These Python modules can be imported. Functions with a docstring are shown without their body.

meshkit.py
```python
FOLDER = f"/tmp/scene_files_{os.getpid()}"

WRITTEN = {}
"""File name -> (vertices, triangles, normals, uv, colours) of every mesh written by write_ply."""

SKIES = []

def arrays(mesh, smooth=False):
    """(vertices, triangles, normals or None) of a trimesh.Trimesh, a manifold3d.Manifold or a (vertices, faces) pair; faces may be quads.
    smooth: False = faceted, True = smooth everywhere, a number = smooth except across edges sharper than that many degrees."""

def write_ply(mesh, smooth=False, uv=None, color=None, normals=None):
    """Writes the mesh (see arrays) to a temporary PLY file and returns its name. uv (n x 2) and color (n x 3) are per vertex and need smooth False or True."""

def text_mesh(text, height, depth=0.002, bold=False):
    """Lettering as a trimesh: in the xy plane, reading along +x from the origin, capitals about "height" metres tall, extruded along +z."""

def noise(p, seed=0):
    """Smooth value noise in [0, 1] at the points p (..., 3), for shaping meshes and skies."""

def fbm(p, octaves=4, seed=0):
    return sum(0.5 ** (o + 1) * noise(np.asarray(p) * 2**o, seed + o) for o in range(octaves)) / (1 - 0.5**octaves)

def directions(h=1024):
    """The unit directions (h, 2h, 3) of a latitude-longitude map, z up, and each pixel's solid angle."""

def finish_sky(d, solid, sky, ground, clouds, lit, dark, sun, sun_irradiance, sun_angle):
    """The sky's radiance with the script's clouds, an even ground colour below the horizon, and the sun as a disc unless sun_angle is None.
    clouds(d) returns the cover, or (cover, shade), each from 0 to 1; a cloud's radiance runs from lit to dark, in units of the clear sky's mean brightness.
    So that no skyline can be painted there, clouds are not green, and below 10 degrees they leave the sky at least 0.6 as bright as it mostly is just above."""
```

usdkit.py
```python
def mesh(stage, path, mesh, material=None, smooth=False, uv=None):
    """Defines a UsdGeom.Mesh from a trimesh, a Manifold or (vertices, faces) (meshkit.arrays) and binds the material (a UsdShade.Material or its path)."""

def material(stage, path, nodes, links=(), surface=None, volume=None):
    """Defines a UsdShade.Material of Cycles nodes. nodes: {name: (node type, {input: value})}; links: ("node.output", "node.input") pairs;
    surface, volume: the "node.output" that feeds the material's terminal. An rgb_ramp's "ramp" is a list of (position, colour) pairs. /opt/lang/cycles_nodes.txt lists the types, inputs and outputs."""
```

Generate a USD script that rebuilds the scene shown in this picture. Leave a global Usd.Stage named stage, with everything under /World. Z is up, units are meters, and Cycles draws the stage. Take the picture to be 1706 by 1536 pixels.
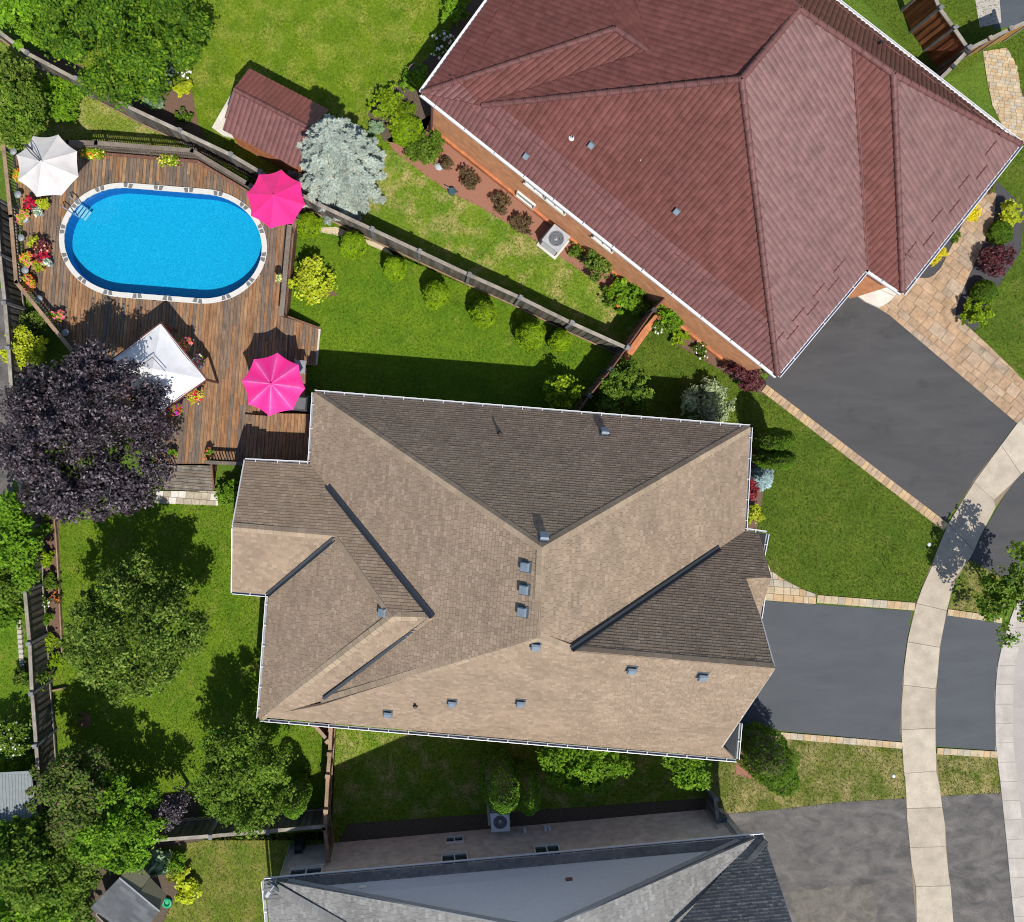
import math, numpy as np, trimesh, usdkit
from shapely.geometry import Polygon, Point, LineString, box as sbox
from shapely.ops import unary_union
from shapely import affinity, contains_xy, prepare
import zlib
from scipy.sparse import coo_matrix
from scipy.sparse.csgraph import connected_components
from pxr import Usd, UsdGeom, UsdLux, UsdShade, Gf, Sdf, Vt

stage = Usd.Stage.CreateInMemory()
UsdGeom.SetStageUpAxis(stage, UsdGeom.Tokens.z)
UsdGeom.SetStageMetersPerUnit(stage, 1.0)
UsdGeom.Xform.Define(stage, '/World')
UsdGeom.Scope.Define(stage, '/World/Looks')

# ------------------------------------------------------------------ camera, sky, sun, exposure
H = 36.0                       # camera height above the lawn
NX, NY, S = 702.0, 722.0, 40.0   # the point straight below the drone, and pixels per metre on the ground
cam = UsdGeom.Camera.Define(stage, '/World/drone_camera')
cam.AddTranslateOp().Set(Gf.Vec3d(0, 0, H))
cam.CreateHorizontalApertureAttr(36.0)
cam.CreateVerticalApertureAttr(36.0 * 1536 / 1706)
cam.CreateFocalLengthAttr(H * S * 36.0 / 1706)
cam.CreateHorizontalApertureOffsetAttr((853 - NX) * 36.0 / 1706)
cam.CreateVerticalApertureOffsetAttr(-(768 - NY) * 36.0 / 1706)
cam.CreateClippingRangeAttr(Gf.Vec2f(0.5, 800))
cam.CreateExposureAttr(0.38)
SUN = np.array([0.19, -0.585, 1.0]); SUN /= np.linalg.norm(SUN)
dome = UsdLux.DomeLight.Define(stage, '/World/sky')
dome.GetPrim().SetCustomDataByKey('kind', 'structure')
sky = usdkit.material(stage, '/World/Looks/sky_air', {
    'sky': ('sky_texture', {'sky_type': 'single_scattering', 'sun_disc': False, 'sun_elevation': math.asin(SUN[2]), 'sun_rotation': math.atan2(SUN[0], SUN[1]), 'altitude': 150.0, 'air_density': 1.0, 'aerosol_density': 0.6}),
    'bg': ('background_shader', {'strength': 0.112})}, [('sky.color', 'bg.color')], surface='bg.background')
UsdShade.MaterialBindingAPI.Apply(dome.GetPrim()).Bind(sky)
sun = UsdLux.DistantLight.Define(stage, '/World/sun')
sun.CreateNormalizeAttr(True); sun.CreateIntensityAttr(1.12); sun.CreateAngleAttr(0.53); sun.CreateColorAttr(Gf.Vec3f(1.0, 0.955, 0.88))
sun.AddTransformOp().Set(Gf.Matrix4d().SetRotate(Gf.Rotation(Gf.Vec3d(0, 0, 1), Gf.Vec3d(*map(float, SUN)))))

# ------------------------------------------------------------------ helpers
def W(px, py, z=0.0):
    k = (H - z) / H / S
    return np.array([(px - NX) * k, -(py - NY) * k, z])
def WL(pts, z=0.0): return [W(x, y, z) for x, y in pts]
def XY(pts, z=0.0): return [tuple(W(x, y, z)[:2]) for x, y in pts]
def PG(pts, z=0.0): return Polygon(XY(pts, z)).buffer(0)
TH = math.radians(-4.5)          # the tan house and its pool deck are turned by this much
U = np.array([math.cos(TH), math.sin(TH), 0]); V = np.array([-math.sin(TH), math.cos(TH), 0]); Z = np.array([0, 0, 1.0])
def unit(a): a = np.asarray(a, float); return a / np.linalg.norm(a)
names = {}
class Node:
    def __init__(s, path, loc): s.path, s.loc, s.prim = path, np.asarray(loc, float), stage.GetPrimAtPath(path)
def numbered(parent, name):
    k = names.get((parent, name), 0); names[(parent, name)] = k + 1
    return f'{parent}/{name}' if k == 0 else f'{parent}/{name}_{k:03d}'
def tag(node, label=None, cat=None, group=None, kind=None):
    for k, v in (('label', label), ('category', cat), ('group', group), ('kind', kind)):
        if v: node.prim.SetCustomDataByKey(k, v)
    return node
def thing(name, label, cat, loc=(0, 0, 0), group=None):
    p = numbered('/World', name); x = UsdGeom.Xform.Define(stage, p); x.AddTranslateOp().Set(Gf.Vec3d(*map(float, loc)))
    return tag(Node(p, loc), label, cat, group)
def arr(m):
    if isinstance(m, MB): return m.arr()
    if isinstance(m, (tuple, list)): return np.asarray(m[0], float), np.asarray(m[1], int)
    return np.asarray(m.vertices, float), np.asarray(m.faces, int)
def rnd_of(v, f, path):
    """A random number per loose piece of the mesh, read by the materials as the primvar rnd."""
    rg = np.random.default_rng(zlib.crc32(path.encode()))
    if len(f) < 60: return np.full(len(v), rg.random())
    n_, lab = connected_components(coo_matrix((np.ones(2 * len(f)), (np.r_[f[:, 0], f[:, 0]], np.r_[f[:, 1], f[:, 2]])), shape=(len(v), len(v))), directed=False)
    return rg.random(n_)[lab]
def put(p, v, f, mat, smooth, rnd):
    m = usdkit.mesh(stage, p, (v, f), mat, smooth=smooth)
    if smooth is False or smooth is True:
        UsdGeom.PrimvarsAPI(m).CreatePrimvar('rnd', Sdf.ValueTypeNames.FloatArray, 'vertex').Set(Vt.FloatArray.FromNumpy(np.asarray(rnd_of(v, f, p) if rnd is None else rnd, np.float32)))
def part(name, m, mat, parent, label=None, kind=None, smooth=False, rnd=None):
    v, f = arr(m)
    p = numbered(parent.path, name)
    put(p, v - parent.loc, f, mat, smooth, rnd)
    return tag(Node(p, parent.loc), label, None, None, kind)
def solo(name, m, mat, label=None, cat=None, group=None, kind=None, smooth=False):
    v, f = arr(m); p = numbered('/World', name)
    put(p, v, f, mat, smooth, None)
    return tag(Node(p, (0, 0, 0)), label, cat, group, kind)
BOXF = np.array([[0, 2, 1], [1, 2, 3], [4, 5, 6], [5, 7, 6], [0, 1, 4], [1, 5, 4], [2, 6, 3], [3, 6, 7], [0, 4, 2], [2, 4, 6], [1, 3, 5], [3, 7, 5]])
class MB:
    def __init__(s): s.v, s.f, s.n = [], [], 0
    def add(s, v, f):
        v = np.asarray(v, float); s.v.append(v); s.f.append(np.asarray(f, int) + s.n); s.n += len(v); return s
    def arr(s): return np.vstack(s.v), np.vstack(s.f)
    def box(s, c, ax, h):
        a, b, d = [np.asarray(x, float) * k for x, k in zip(ax, h)]
        v = [np.asarray(c) + i * a + j * b + k * d for k in (-1, 1) for j in (-1, 1) for i in (-1, 1)]
        f = BOXF
        if np.dot(np.cross(a, b), d) < 0: f = f[:, ::-1]
        return s.add(v, f)
    def bar(s, p0, p1, w, h, up=Z):
        p0, p1 = np.asarray(p0, float), np.asarray(p1, float); d = p1 - p0; L = np.linalg.norm(d); d = d / L
        y = np.cross(up, d)
        y = unit(y) if np.linalg.norm(y) > 1e-6 else np.array([1.0, 0, 0])
        return s.box((p0 + p1) / 2, (d, y, np.cross(d, y)), (L / 2, w / 2, h / 2))
    def prism(s, poly, z0, z1):
        for g in getattr(poly, 'geoms', [poly]):
            if g.is_empty or g.area < 1e-5 or g.geom_type != 'Polygon': continue
            m = trimesh.creation.extrude_polygon(g, z1 - z0, engine='earcut'); m.apply_translation((0, 0, z0)); s.add(m.vertices, m.faces)
        return s
    def sheet(s, poly, z):
        for g in getattr(poly, 'geoms', [poly]):
            if g.is_empty or g.area < 1e-5 or g.geom_type != 'Polygon': continue
            v, f = trimesh.creation.triangulate_polygon(g, engine='earcut')
            a, b, c = (v[f[:, i]] for i in range(3)); flip = (b[:, 0] - a[:, 0]) * (c[:, 1] - a[:, 1]) - (b[:, 1] - a[:, 1]) * (c[:, 0] - a[:, 0]) < 0
            f = np.where(flip[:, None], f[:, ::-1], f); s.add(np.column_stack([v, np.full(len(v), z)]), f)
        return s
    def tube(s, pts, r, n=8, cap=True):
        pts = np.asarray(pts, float); r = np.broadcast_to(r, len(pts)); rings = []
        for i, p in enumerate(pts):
            d = unit(pts[min(i + 1, len(pts) - 1)] - pts[max(i - 1, 0)]); a = np.cross(d, (0, 0, 1)) if abs(d[2]) < .9 else np.cross(d, (1, 0, 0)); a = unit(a); b = np.cross(d, a)
            t = np.linspace(0, 2 * np.pi, n, endpoint=False); rings.append(p + r[i] * (np.cos(t)[:, None] * a + np.sin(t)[:, None] * b))
        v = np.vstack(rings); f = []
        for i in range(len(pts) - 1):
            for k in range(n):
                a, b, c, d = i * n + k, i * n + (k + 1) % n, (i + 1) * n + k, (i + 1) * n + (k + 1) % n; f += [(a, b, d), (a, d, c)]
        if cap:
            for k in range(1, n - 1): f += [(0, k + 1, k), ((len(pts) - 1) * n, (len(pts) - 1) * n + k, (len(pts) - 1) * n + k + 1)]
        return s.add(v, f)
    def lathe(s, c, prof, n=16):
        t = np.linspace(0, 2 * np.pi, n, endpoint=False); c = np.asarray(c, float)
        v = np.vstack([c + np.column_stack([r * np.cos(t), r * np.sin(t), np.full(n, z)]) for r, z in prof]); f = []
        for i in range(len(prof) - 1):
            for k in range(n):
                a, b, cc, d = i * n + k, i * n + (k + 1) % n, (i + 1) * n + k, (i + 1) * n + (k + 1) % n; f += [(a, b, d), (a, d, cc)]
        return s.add(v, f)
    def quad(s, a, b, c, d): return s.add([a, b, c, d], [[0, 1, 2], [0, 2, 3]])

# ------------------------------------------------------------------ materials
def mat(name, nodes, links, surface='p.BSDF'): return usdkit.material(stage, '/World/Looks/' + name, nodes, links, surface=surface)
def plain(name, c, rough=.6, metal=0., spec=.5, var=.18, scale=6., bump=0.0, bscale=40.):
    c = np.array(c)
    n = {'g': ('geometry', {}), 'n': ('noise_texture', {'scale': scale, 'detail': 5.0, 'roughness': .6}), 'r': ('rgb_ramp', {'ramp': [(0.25, c * (1 - var)), (0.75, c * (1 + var))]}),
         'p': ('principled_bsdf', {'roughness': rough, 'metallic': metal, 'specular_ior_level': spec})}
    l = [('g.position', 'n.vector'), ('n.fac', 'r.fac'), ('r.color', 'p.base_color')]
    if bump:
        n |= {'n2': ('noise_texture', {'scale': bscale, 'detail': 3.0}), 'b': ('bump', {'strength': bump, 'distance': .02})}
        l += [('g.position', 'n2.vector'), ('n2.fac', 'b.height'), ('b.normal', 'p.normal')]
    return mat(name, n, l)
def pieces(name, ramp, rough=.9, scale=1.2, stain=.35, fine=30., spec=.3, stretch=None, blotch=None):
    """Colour per loose piece (random_per_island) times soft weathering and fine grain in world space."""
    n = {'g': ('geometry', {}), 'at': ('attribute', {'attribute': 'rnd'}), 'r': ('rgb_ramp', {'ramp': ramp}),
         'n': ('noise_texture', {'scale': scale, 'detail': 4.0, 'roughness': .6}), 'm': ('map_range', {'from_min': .3, 'from_max': .7, 'to_min': 1 - stain, 'to_max': 1.0 + stain * .4, 'clamp': True}),
         'n2': ('noise_texture', {'scale': fine, 'detail': 3.0, 'roughness': .7}), 'm2': ('map_range', {'from_min': .3, 'from_max': .7, 'to_min': .8, 'to_max': 1.2}),
         'x': ('math', {'math_type': 'multiply'}), 'c': ('mix_color', {'blend_type': 'multiply', 'fac': 1.0, 'use_clamp': False}),
         'p': ('principled_bsdf', {'roughness': rough, 'specular_ior_level': spec}), 'b': ('bump', {'strength': .35, 'distance': .01})}
    l = [('at.fac', 'r.fac'), ('n.fac', 'm.value'), ('n2.fac', 'm2.value'), ('m.result', 'x.value1'), ('m2.result', 'x.value2'),
         ('r.color', 'c.a'), ('x.value', 'c.b'), ('c.result', 'p.base_color'), ('n2.fac', 'b.height'), ('b.normal', 'p.normal')]
    if stretch:
        n['mp'] = ('mapping', {'rotation': (0, 0, stretch[0]), 'scale': stretch[1]}); l += [('g.position', 'mp.vector'), ('mp.vector', 'n.vector'), ('mp.vector', 'n2.vector')]
    else: l += [('g.position', 'n.vector'), ('g.position', 'n2.vector')]
    return mat(name, n, l)
def leafmat(name, ramp, trans=.35, rough=.5, spec=.4, tint=None, patch=.35, pscale=1.1):
    ramp = [(i / max(1, len(ramp) - 1), np.array(c)) for i, c in enumerate(ramp)]
    n = {'g': ('geometry', {}), 'at': ('attribute', {'attribute': 'rnd'}), 'r': ('rgb_ramp', {'ramp': ramp}), 'n': ('noise_texture', {'scale': pscale, 'detail': 3.0}), 'm': ('map_range', {'from_min': .3, 'from_max': .7, 'to_min': 1 - patch, 'to_max': 1 + patch}),
         'c': ('mix_color', {'blend_type': 'multiply', 'fac': 1.0, 'use_clamp': False}), 'p': ('principled_bsdf', {'roughness': rough, 'specular_ior_level': spec}),
         't': ('translucent_bsdf', {}), 'mx': ('mix_closure', {'fac': trans})}
    l = [('at.fac', 'r.fac'), ('g.position', 'n.vector'), ('n.fac', 'm.value'), ('r.color', 'c.a'), ('m.result', 'c.b'), ('c.result', 'p.base_color'), ('c.result', 't.color'), ('p.BSDF', 'mx.closure1'), ('t.BSDF', 'mx.closure2')]
    return mat(name, n, l, 'mx.closure')
def lawnmat(name, a, b, dry, dryness, s=(0, 0, 0), stripe=0.):
    """Grass seen from the air: blades, tufts, mown patches and dried-out places."""
    a, b, dry = map(np.array, (a, b, dry))
    n = {'g': ('geometry', {}), 'mp': ('mapping', {'location': s}), 'n1': ('noise_texture', {'scale': .8, 'detail': 7.0, 'roughness': .7}), 'n2': ('noise_texture', {'scale': 9.0, 'detail': 6.0, 'roughness': .75}),
         'n3': ('noise_texture', {'scale': 1.1, 'detail': 7.0, 'roughness': .68}), 'n4': ('noise_texture', {'scale': 45.0, 'detail': 2.0}),
         'r1': ('rgb_ramp', {'ramp': [(.3, a), (.7, b)]}), 'm2': ('map_range', {'from_min': .25, 'from_max': .75, 'to_min': .42, 'to_max': 1.58}), 'm4': ('map_range', {'from_min': .3, 'from_max': .7, 'to_min': .7, 'to_max': 1.3}),
         'd': ('map_range', {'from_min': .68 - dryness * .5, 'from_max': .92 - dryness * .5, 'to_min': 0., 'to_max': .85, 'clamp': True}), 'mx': ('mix_color', {'use_clamp': False}), 'dc': ('color', {'value': dry}),
         'x': ('math', {'math_type': 'multiply'}), 'c': ('mix_color', {'blend_type': 'multiply', 'fac': 1.0, 'use_clamp': False}), 'p': ('principled_bsdf', {'roughness': .9, 'specular_ior_level': .15}), 'bp': ('bump', {'strength': .6, 'distance': .05})}
    l = [('g.position', 'mp.vector'), ('mp.vector', 'n1.vector'), ('mp.vector', 'n2.vector'), ('mp.vector', 'n3.vector'), ('mp.vector', 'n4.vector'), ('n1.fac', 'r1.fac'), ('n3.fac', 'd.value'), ('d.result', 'mx.fac'), ('r1.color', 'mx.a'), ('dc.color', 'mx.b'),
         ('n2.fac', 'm2.value'), ('n4.fac', 'm4.value'), ('m2.result', 'x.value1'), ('m4.result', 'x.value2'), ('mx.result', 'c.a'), ('x.value', 'c.b'), ('c.result', 'p.base_color'), ('n2.fac', 'bp.height'), ('bp.normal', 'p.normal')]
    return mat(name, n, l)
def asphaltmat(name, a, b, rot, patch=.6, fine=70., sc=(.28, 1.1, 1)):
    n = {'g': ('geometry', {}), 'mp': ('mapping', {'rotation': (0, 0, rot), 'scale': sc}), 'n1': ('noise_texture', {'scale': 1.3, 'detail': 7.0, 'roughness': .62, 'distortion': .6}), 'n2': ('noise_texture', {'scale': fine, 'detail': 3.0, 'roughness': .8}),
         'n3': ('noise_texture', {'scale': .55, 'detail': 5.0, 'roughness': .6}),
         'r': ('rgb_ramp', {'ramp': [(.32, np.array(a)), (.68, np.array(b))]}), 'm': ('map_range', {'from_min': .3, 'from_max': .7, 'to_min': .66, 'to_max': 1.34}), 'm3': ('map_range', {'from_min': .27, 'from_max': .42, 'to_min': patch, 'to_max': 1.0, 'clamp': True}),
         'x': ('math', {'math_type': 'multiply'}), 'c': ('mix_color', {'blend_type': 'multiply', 'fac': 1.0, 'use_clamp': False}), 'p': ('principled_bsdf', {'roughness': .85, 'specular_ior_level': .35}), 'bp': ('bump', {'strength': .25, 'distance': .01})}
    l = [('g.position', 'mp.vector'), ('mp.vector', 'n1.vector'), ('g.position', 'n2.vector'), ('g.position', 'n3.vector'), ('n1.fac', 'r.fac'), ('n2.fac', 'm.value'), ('n3.fac', 'm3.value'), ('m.result', 'x.value1'), ('m3.result', 'x.value2'), ('r.color', 'c.a'), ('x.value', 'c.b'), ('c.result', 'p.base_color'), ('n2.fac', 'bp.height'), ('bp.normal', 'p.normal')]
    return mat(name, n, l)
def brickmat(name, c1, c2, mortar, rot, scale=1.0, bw=.21, rh=.075):
    n = {'g': ('geometry', {}), 'mp': ('mapping', {'rotation': (0, 0, rot)}), 'sp': ('separate_xyz', {}), 'cb': ('combine_xyz', {}),
         'b': ('brick_texture', {'color1': c1, 'color2': c2, 'mortar': mortar, 'scale': scale, 'mortar_size': .006, 'brick_width': bw, 'row_height': rh, 'bias': -.1}), 'p': ('principled_bsdf', {'roughness': .9, 'specular_ior_level': .2}), 'bp': ('bump', {'strength': .4, 'distance': .01, 'invert': True}),
         'n': ('noise_texture', {'scale': 3.0, 'detail': 5.0}), 'm': ('map_range', {'from_min': .3, 'from_max': .7, 'to_min': .82, 'to_max': 1.15}), 'c': ('mix_color', {'blend_type': 'multiply', 'fac': 1.0, 'use_clamp': False})}
    l = [('g.position', 'mp.vector'), ('mp.vector', 'sp.vector'), ('sp.x', 'cb.x'), ('sp.z', 'cb.y'), ('cb.vector', 'b.vector'), ('g.position', 'n.vector'), ('n.fac', 'm.value'), ('b.color', 'c.a'), ('m.result', 'c.b'), ('c.result', 'p.base_color'), ('b.fac', 'bp.height'), ('bp.normal', 'p.normal')]
    return mat(name, n, l)
M = {}
M['shingle'] = pieces('shingle_tan', [(0, (.215, .158, .112)), (.2, (.238, .176, .124)), (.5, (.255, .188, .132)), (.8, (.272, .2, .14)), (1, (.3, .226, .164))], scale=.9, stain=.18, fine=45)
M['cap'] = pieces('shingle_cap', [(0, (.275, .208, .145)), (1, (.335, .255, .178))], scale=.8, stain=.2, fine=45)
M['shingle_grey'] = pieces('shingle_grey', [(0, (.165, .162, .155)), (.35, (.19, .186, .178)), (.7, (.212, .206, .196)), (1, (.25, .243, .23))], scale=.7, stain=.25, fine=45)
M['slate'] = pieces('shingle_slate', [(0, (.075, .08, .086)), (1, (.115, .12, .126))], scale=.8, stain=.25, fine=45)
M['cap_grey'] = pieces('cap_grey', [(0, (.16, .155, .15)), (1, (.21, .205, .2))], scale=.7, stain=.2, fine=45)
M['tile'] = pieces('roof_tile', [(0, (.118, .043, .036)), (.5, (.129, .048, .041)), (1, (.14, .053, .046))], rough=.6, scale=.3, stain=.14, fine=3, spec=.12)
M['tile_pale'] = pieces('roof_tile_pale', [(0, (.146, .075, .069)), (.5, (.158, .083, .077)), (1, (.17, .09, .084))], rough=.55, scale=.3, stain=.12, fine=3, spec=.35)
M['tile_mid'] = pieces('roof_tile_mid', [(0, (.128, .052, .048)), (1, (.15, .063, .059))], rough=.55, scale=.3, stain=.12, fine=3, spec=.3)
M['tile_cap'] = pieces('roof_tile_cap', [(0, (.13, .055, .05)), (1, (.16, .07, .064))], rough=.6, scale=.6, stain=.2, fine=12, spec=.3)
M['tile_shed'] = pieces('roof_tile_shed', [(0, (.16, .048, .036)), (1, (.19, .058, .045))], rough=.5, scale=.6, stain=.2, fine=12, spec=.5)
M['guard'] = plain('snow_guard_metal', (.12, .035, .028), .5)
M['flash'] = plain('valley_metal', (.032, .037, .045), .45, metal=.2)
M['white'] = plain('white_metal', (.6, .6, .62), .4, var=.06)
M['gutter_in'] = plain('gutter_grey', (.20, .205, .22), .5)
M['lantern'] = plain('lantern_grey', (.2, .215, .24), .5)
M['vent'] = plain('vent_metal', (.07, .085, .1), .6)
M['vent_top'] = plain('vent_hood', (.15, .19, .23), .6)
M['black'] = plain('black_plastic', (.012, .012, .014), .5)
M['dark'] = plain('dark_metal', (.035, .037, .042), .45)
M['grey'] = plain('grey_metal', (.36, .37, .38), .5, metal=.2)
M['steel'] = plain('steel', (.62, .63, .64), .25, metal=.9)
M['brick_or'] = brickmat('brick_orange', (.60, .26, .125), (.70, .33, .165), (.5, .3, .18), math.radians(38.5))
M['brick_br'] = brickmat('brick_brown', (.25, .165, .125), (.31, .21, .16), (.28, .23, .2), math.radians(4.2))
M['brick_tan'] = brickmat('brick_tan', (.54, .42, .35), (.63, .50, .42), (.5, .45, .41), math.radians(4.5))
M['siding'] = plain('blue_grey_siding', (.78, .80, .83), .6, var=.05)
M['frame'] = plain('window_frame', (.62, .6, .56), .5, var=.08)
M['glass'] = mat('window_glass', {'t': ('transparent_bsdf', {'color': (.55, .6, .62)}), 'g': ('glossy_bsdf', {'color': (.9, .9, .9), 'roughness': .03}), 'f': ('fresnel', {'IOR': 1.6}), 'm': ('mix_closure', {})}, [('f.fac', 'm.fac'), ('t.BSDF', 'm.closure1'), ('g.BSDF', 'm.closure2')], 'm.closure') if False else mat('window_glass', {'p': ('principled_bsdf', {'base_color': (.02, .025, .03), 'roughness': .06, 'specular_ior_level': .8})}, [])
wood = lambda name, ramp, **k: pieces(name, ramp, rough=.8, **k)
DS = (math.radians(4.5), (9, 1.7, 3))
M['deck'] = [wood(f'deck_board_{i}', [(0, np.array(c) * .9), (1, np.array(c) * 1.1)], scale=1.0, stain=.45, fine=3.5, stretch=DS) for i, c in enumerate([(.225, .132, .072), (.165, .112, .078), (.275, .16, .08), (.145, .112, .088), (.195, .13, .086), (.25, .128, .06)])]
M['deck_red'] = wood('deck_red_brown', [(0, (.13, .06, .04)), (1, (.18, .09, .06))], scale=1.5, stain=.4, fine=5, stretch=DS)
M['rail_tan'] = wood('rail_tan', [(0, (.24, .155, .095)), (1, (.3, .2, .13))], scale=2, stain=.35, fine=14)
M['rail_grey'] = wood('rail_grey', [(0, (.13, .105, .085)), (1, (.18, .145, .115))], scale=2, stain=.35, fine=14)
M['fence'] = [wood(f'fence_board_{i}', [(0, np.array(c) * .85), (1, np.array(c) * 1.15)], scale=3, stain=.55, fine=22, stretch=(0, (1, 1, .25))) for i, c in enumerate([(.15, .135, .115), (.105, .098, .09), (.18, .158, .13), (.13, .108, .085)])]
M['fence_cap'] = wood('fence_cap', [(0, (.23, .2, .165)), (1, (.3, .265, .22))], scale=3, stain=.4, fine=22)
M['post'] = wood('fence_post', [(0, (.16, .16, .16)), (1, (.2, .2, .2))], scale=3, stain=.4, fine=22)
M['fence_red'] = [wood(f'fence_red_{i}', [(0, np.array(c) * .85), (1, np.array(c) * 1.15)], scale=3, stain=.5, fine=22, stretch=(0, (1, 1, .25))) for i, c in enumerate([(.25, .085, .035), (.19, .06, .03), (.32, .12, .05)])]
M['fence_gold'] = [wood(f'fence_gold_{i}', [(0, np.array(c) * .9), (1, np.array(c) * 1.1)], scale=3, stain=.4, fine=22, stretch=(0, (1, 1, .25))) for i, c in enumerate([(.5, .27, .07), (.42, .2, .05)])]
M['orange_wood'] = wood('orange_wood', [(0, (.42, .15, .06)), (1, (.5, .2, .09))], scale=3, stain=.35, fine=22)
M['fence_brown'] = [wood(f'fence_brown_{i}', [(0, np.array(c) * .85), (1, np.array(c) * 1.15)], scale=3, stain=.5, fine=22, stretch=(0, (1, 1, .25))) for i, c in enumerate([(.2, .115, .065), (.15, .09, .055)])]
G1, G2, DRY = (.072, .135, .006), (.155, .215, .012), (.36, .27, .12)
M['lawn_base'] = lawnmat('lawn_base', (.05, .1, .01), (.09, .14, .014), DRY, .1)
M['lawn_top'] = lawnmat('lawn_top', (.062, .13, .005), (.135, .19, .008), (.24, .24, .045), .42, (3, 1, 0))
M['lawn_mid'] = lawnmat('lawn_mid', (.052, .125, .005), (.115, .18, .008), (.22, .2, .04), .18, (7, 2, 0))
M['lawn_strip'] = lawnmat('lawn_strip', (.075, .15, .01), (.15, .21, .016), (.42, .30, .14), .40, (1, 9, 0))
M['lawn_front'] = lawnmat('lawn_front', (.04, .082, .005), (.09, .128, .012), (.17, .155, .04), .25, (5, 5, 0))
M['lawn_back'] = lawnmat('lawn_back', (.054, .122, .005), (.118, .178, .01), (.22, .19, .045), .3, (2, 4, 0))
M['lawn_dry'] = lawnmat('lawn_dry', (.06, .095, .010), (.12, .14, .02), (.31, .24, .11), .5, (8, 8, 0))
M['lawn_low'] = lawnmat('lawn_low', (.06, .11, .008), (.125, .15, .016), (.22, .18, .055), .45, (6, 2, 0))
M['lawn_tri'] = lawnmat('lawn_tri', (.11, .17, .02), (.2, .22, .03), (.4, .32, .15), .45, (4, 4, 0))
M['mulch'] = plain('brown_mulch', (.13, .075, .05), .95, var=.5, scale=30, bump=.8)
M['mulch_red'] = plain('red_mulch', (.25, .115, .075), .95, var=.4, scale=28, bump=.8)
M['mulch_dark'] = plain('dark_mulch', (.05, .048, .052), .95, var=.6, scale=30, bump=.8)
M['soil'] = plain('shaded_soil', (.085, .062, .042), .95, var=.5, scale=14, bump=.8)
M['asphalt_brown'] = asphaltmat('asphalt_brown', (.046, .046, .048), (.062, .061, .062), math.radians(38), .66)
M['asphalt_blue'] = asphaltmat('asphalt_blue', (.057, .062, .068), (.07, .076, .083), math.radians(4), .88)
M['asphalt_worn'] = asphaltmat('asphalt_worn', (.055, .052, .05), (.13, .118, .108), math.radians(60), .55, 26., (.9, 1.6, 1))
M['road'] = asphaltmat('road_pale', (.28, .25, .23), (.33, .3, .275), math.radians(95), .9)
M['concrete'] = pieces('sidewalk_concrete', [(0, (.37, .315, .245)), (1, (.43, .37, .29))], scale=1.5, stain=.22, fine=40)
M['kerb'] = pieces('kerb_concrete', [(0, (.37, .335, .295)), (1, (.41, .37, .33))], scale=1.5, stain=.2, fine=40)
M['stone'] = [pieces(f'flag_stone_{i}', [(0, np.array(c) * .9), (1, np.array(c) * 1.1)], scale=2.5, stain=.35, fine=18) for i, c in enumerate([(.37, .26, .165), (.395, .285, .19), (.35, .24, .152), (.375, .25, .15), (.34, .26, .185)])]
M['paver'] = [pieces(f'edge_paver_{i}', [(0, np.array(c) * .92), (1, np.array(c) * 1.08)], scale=3, stain=.25, fine=30) for i, c in enumerate([(.42, .33, .21), (.46, .365, .24), (.38, .33, .25), (.43, .3, .17)])]
M['slab'] = pieces('pale_slab', [(0, (.52, .49, .43)), (1, (.58, .55, .49))], scale=1.5, stain=.2, fine=30)
M['grout'] = plain('joint_sand', (.2, .15, .1), .95, scale=20)
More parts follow.
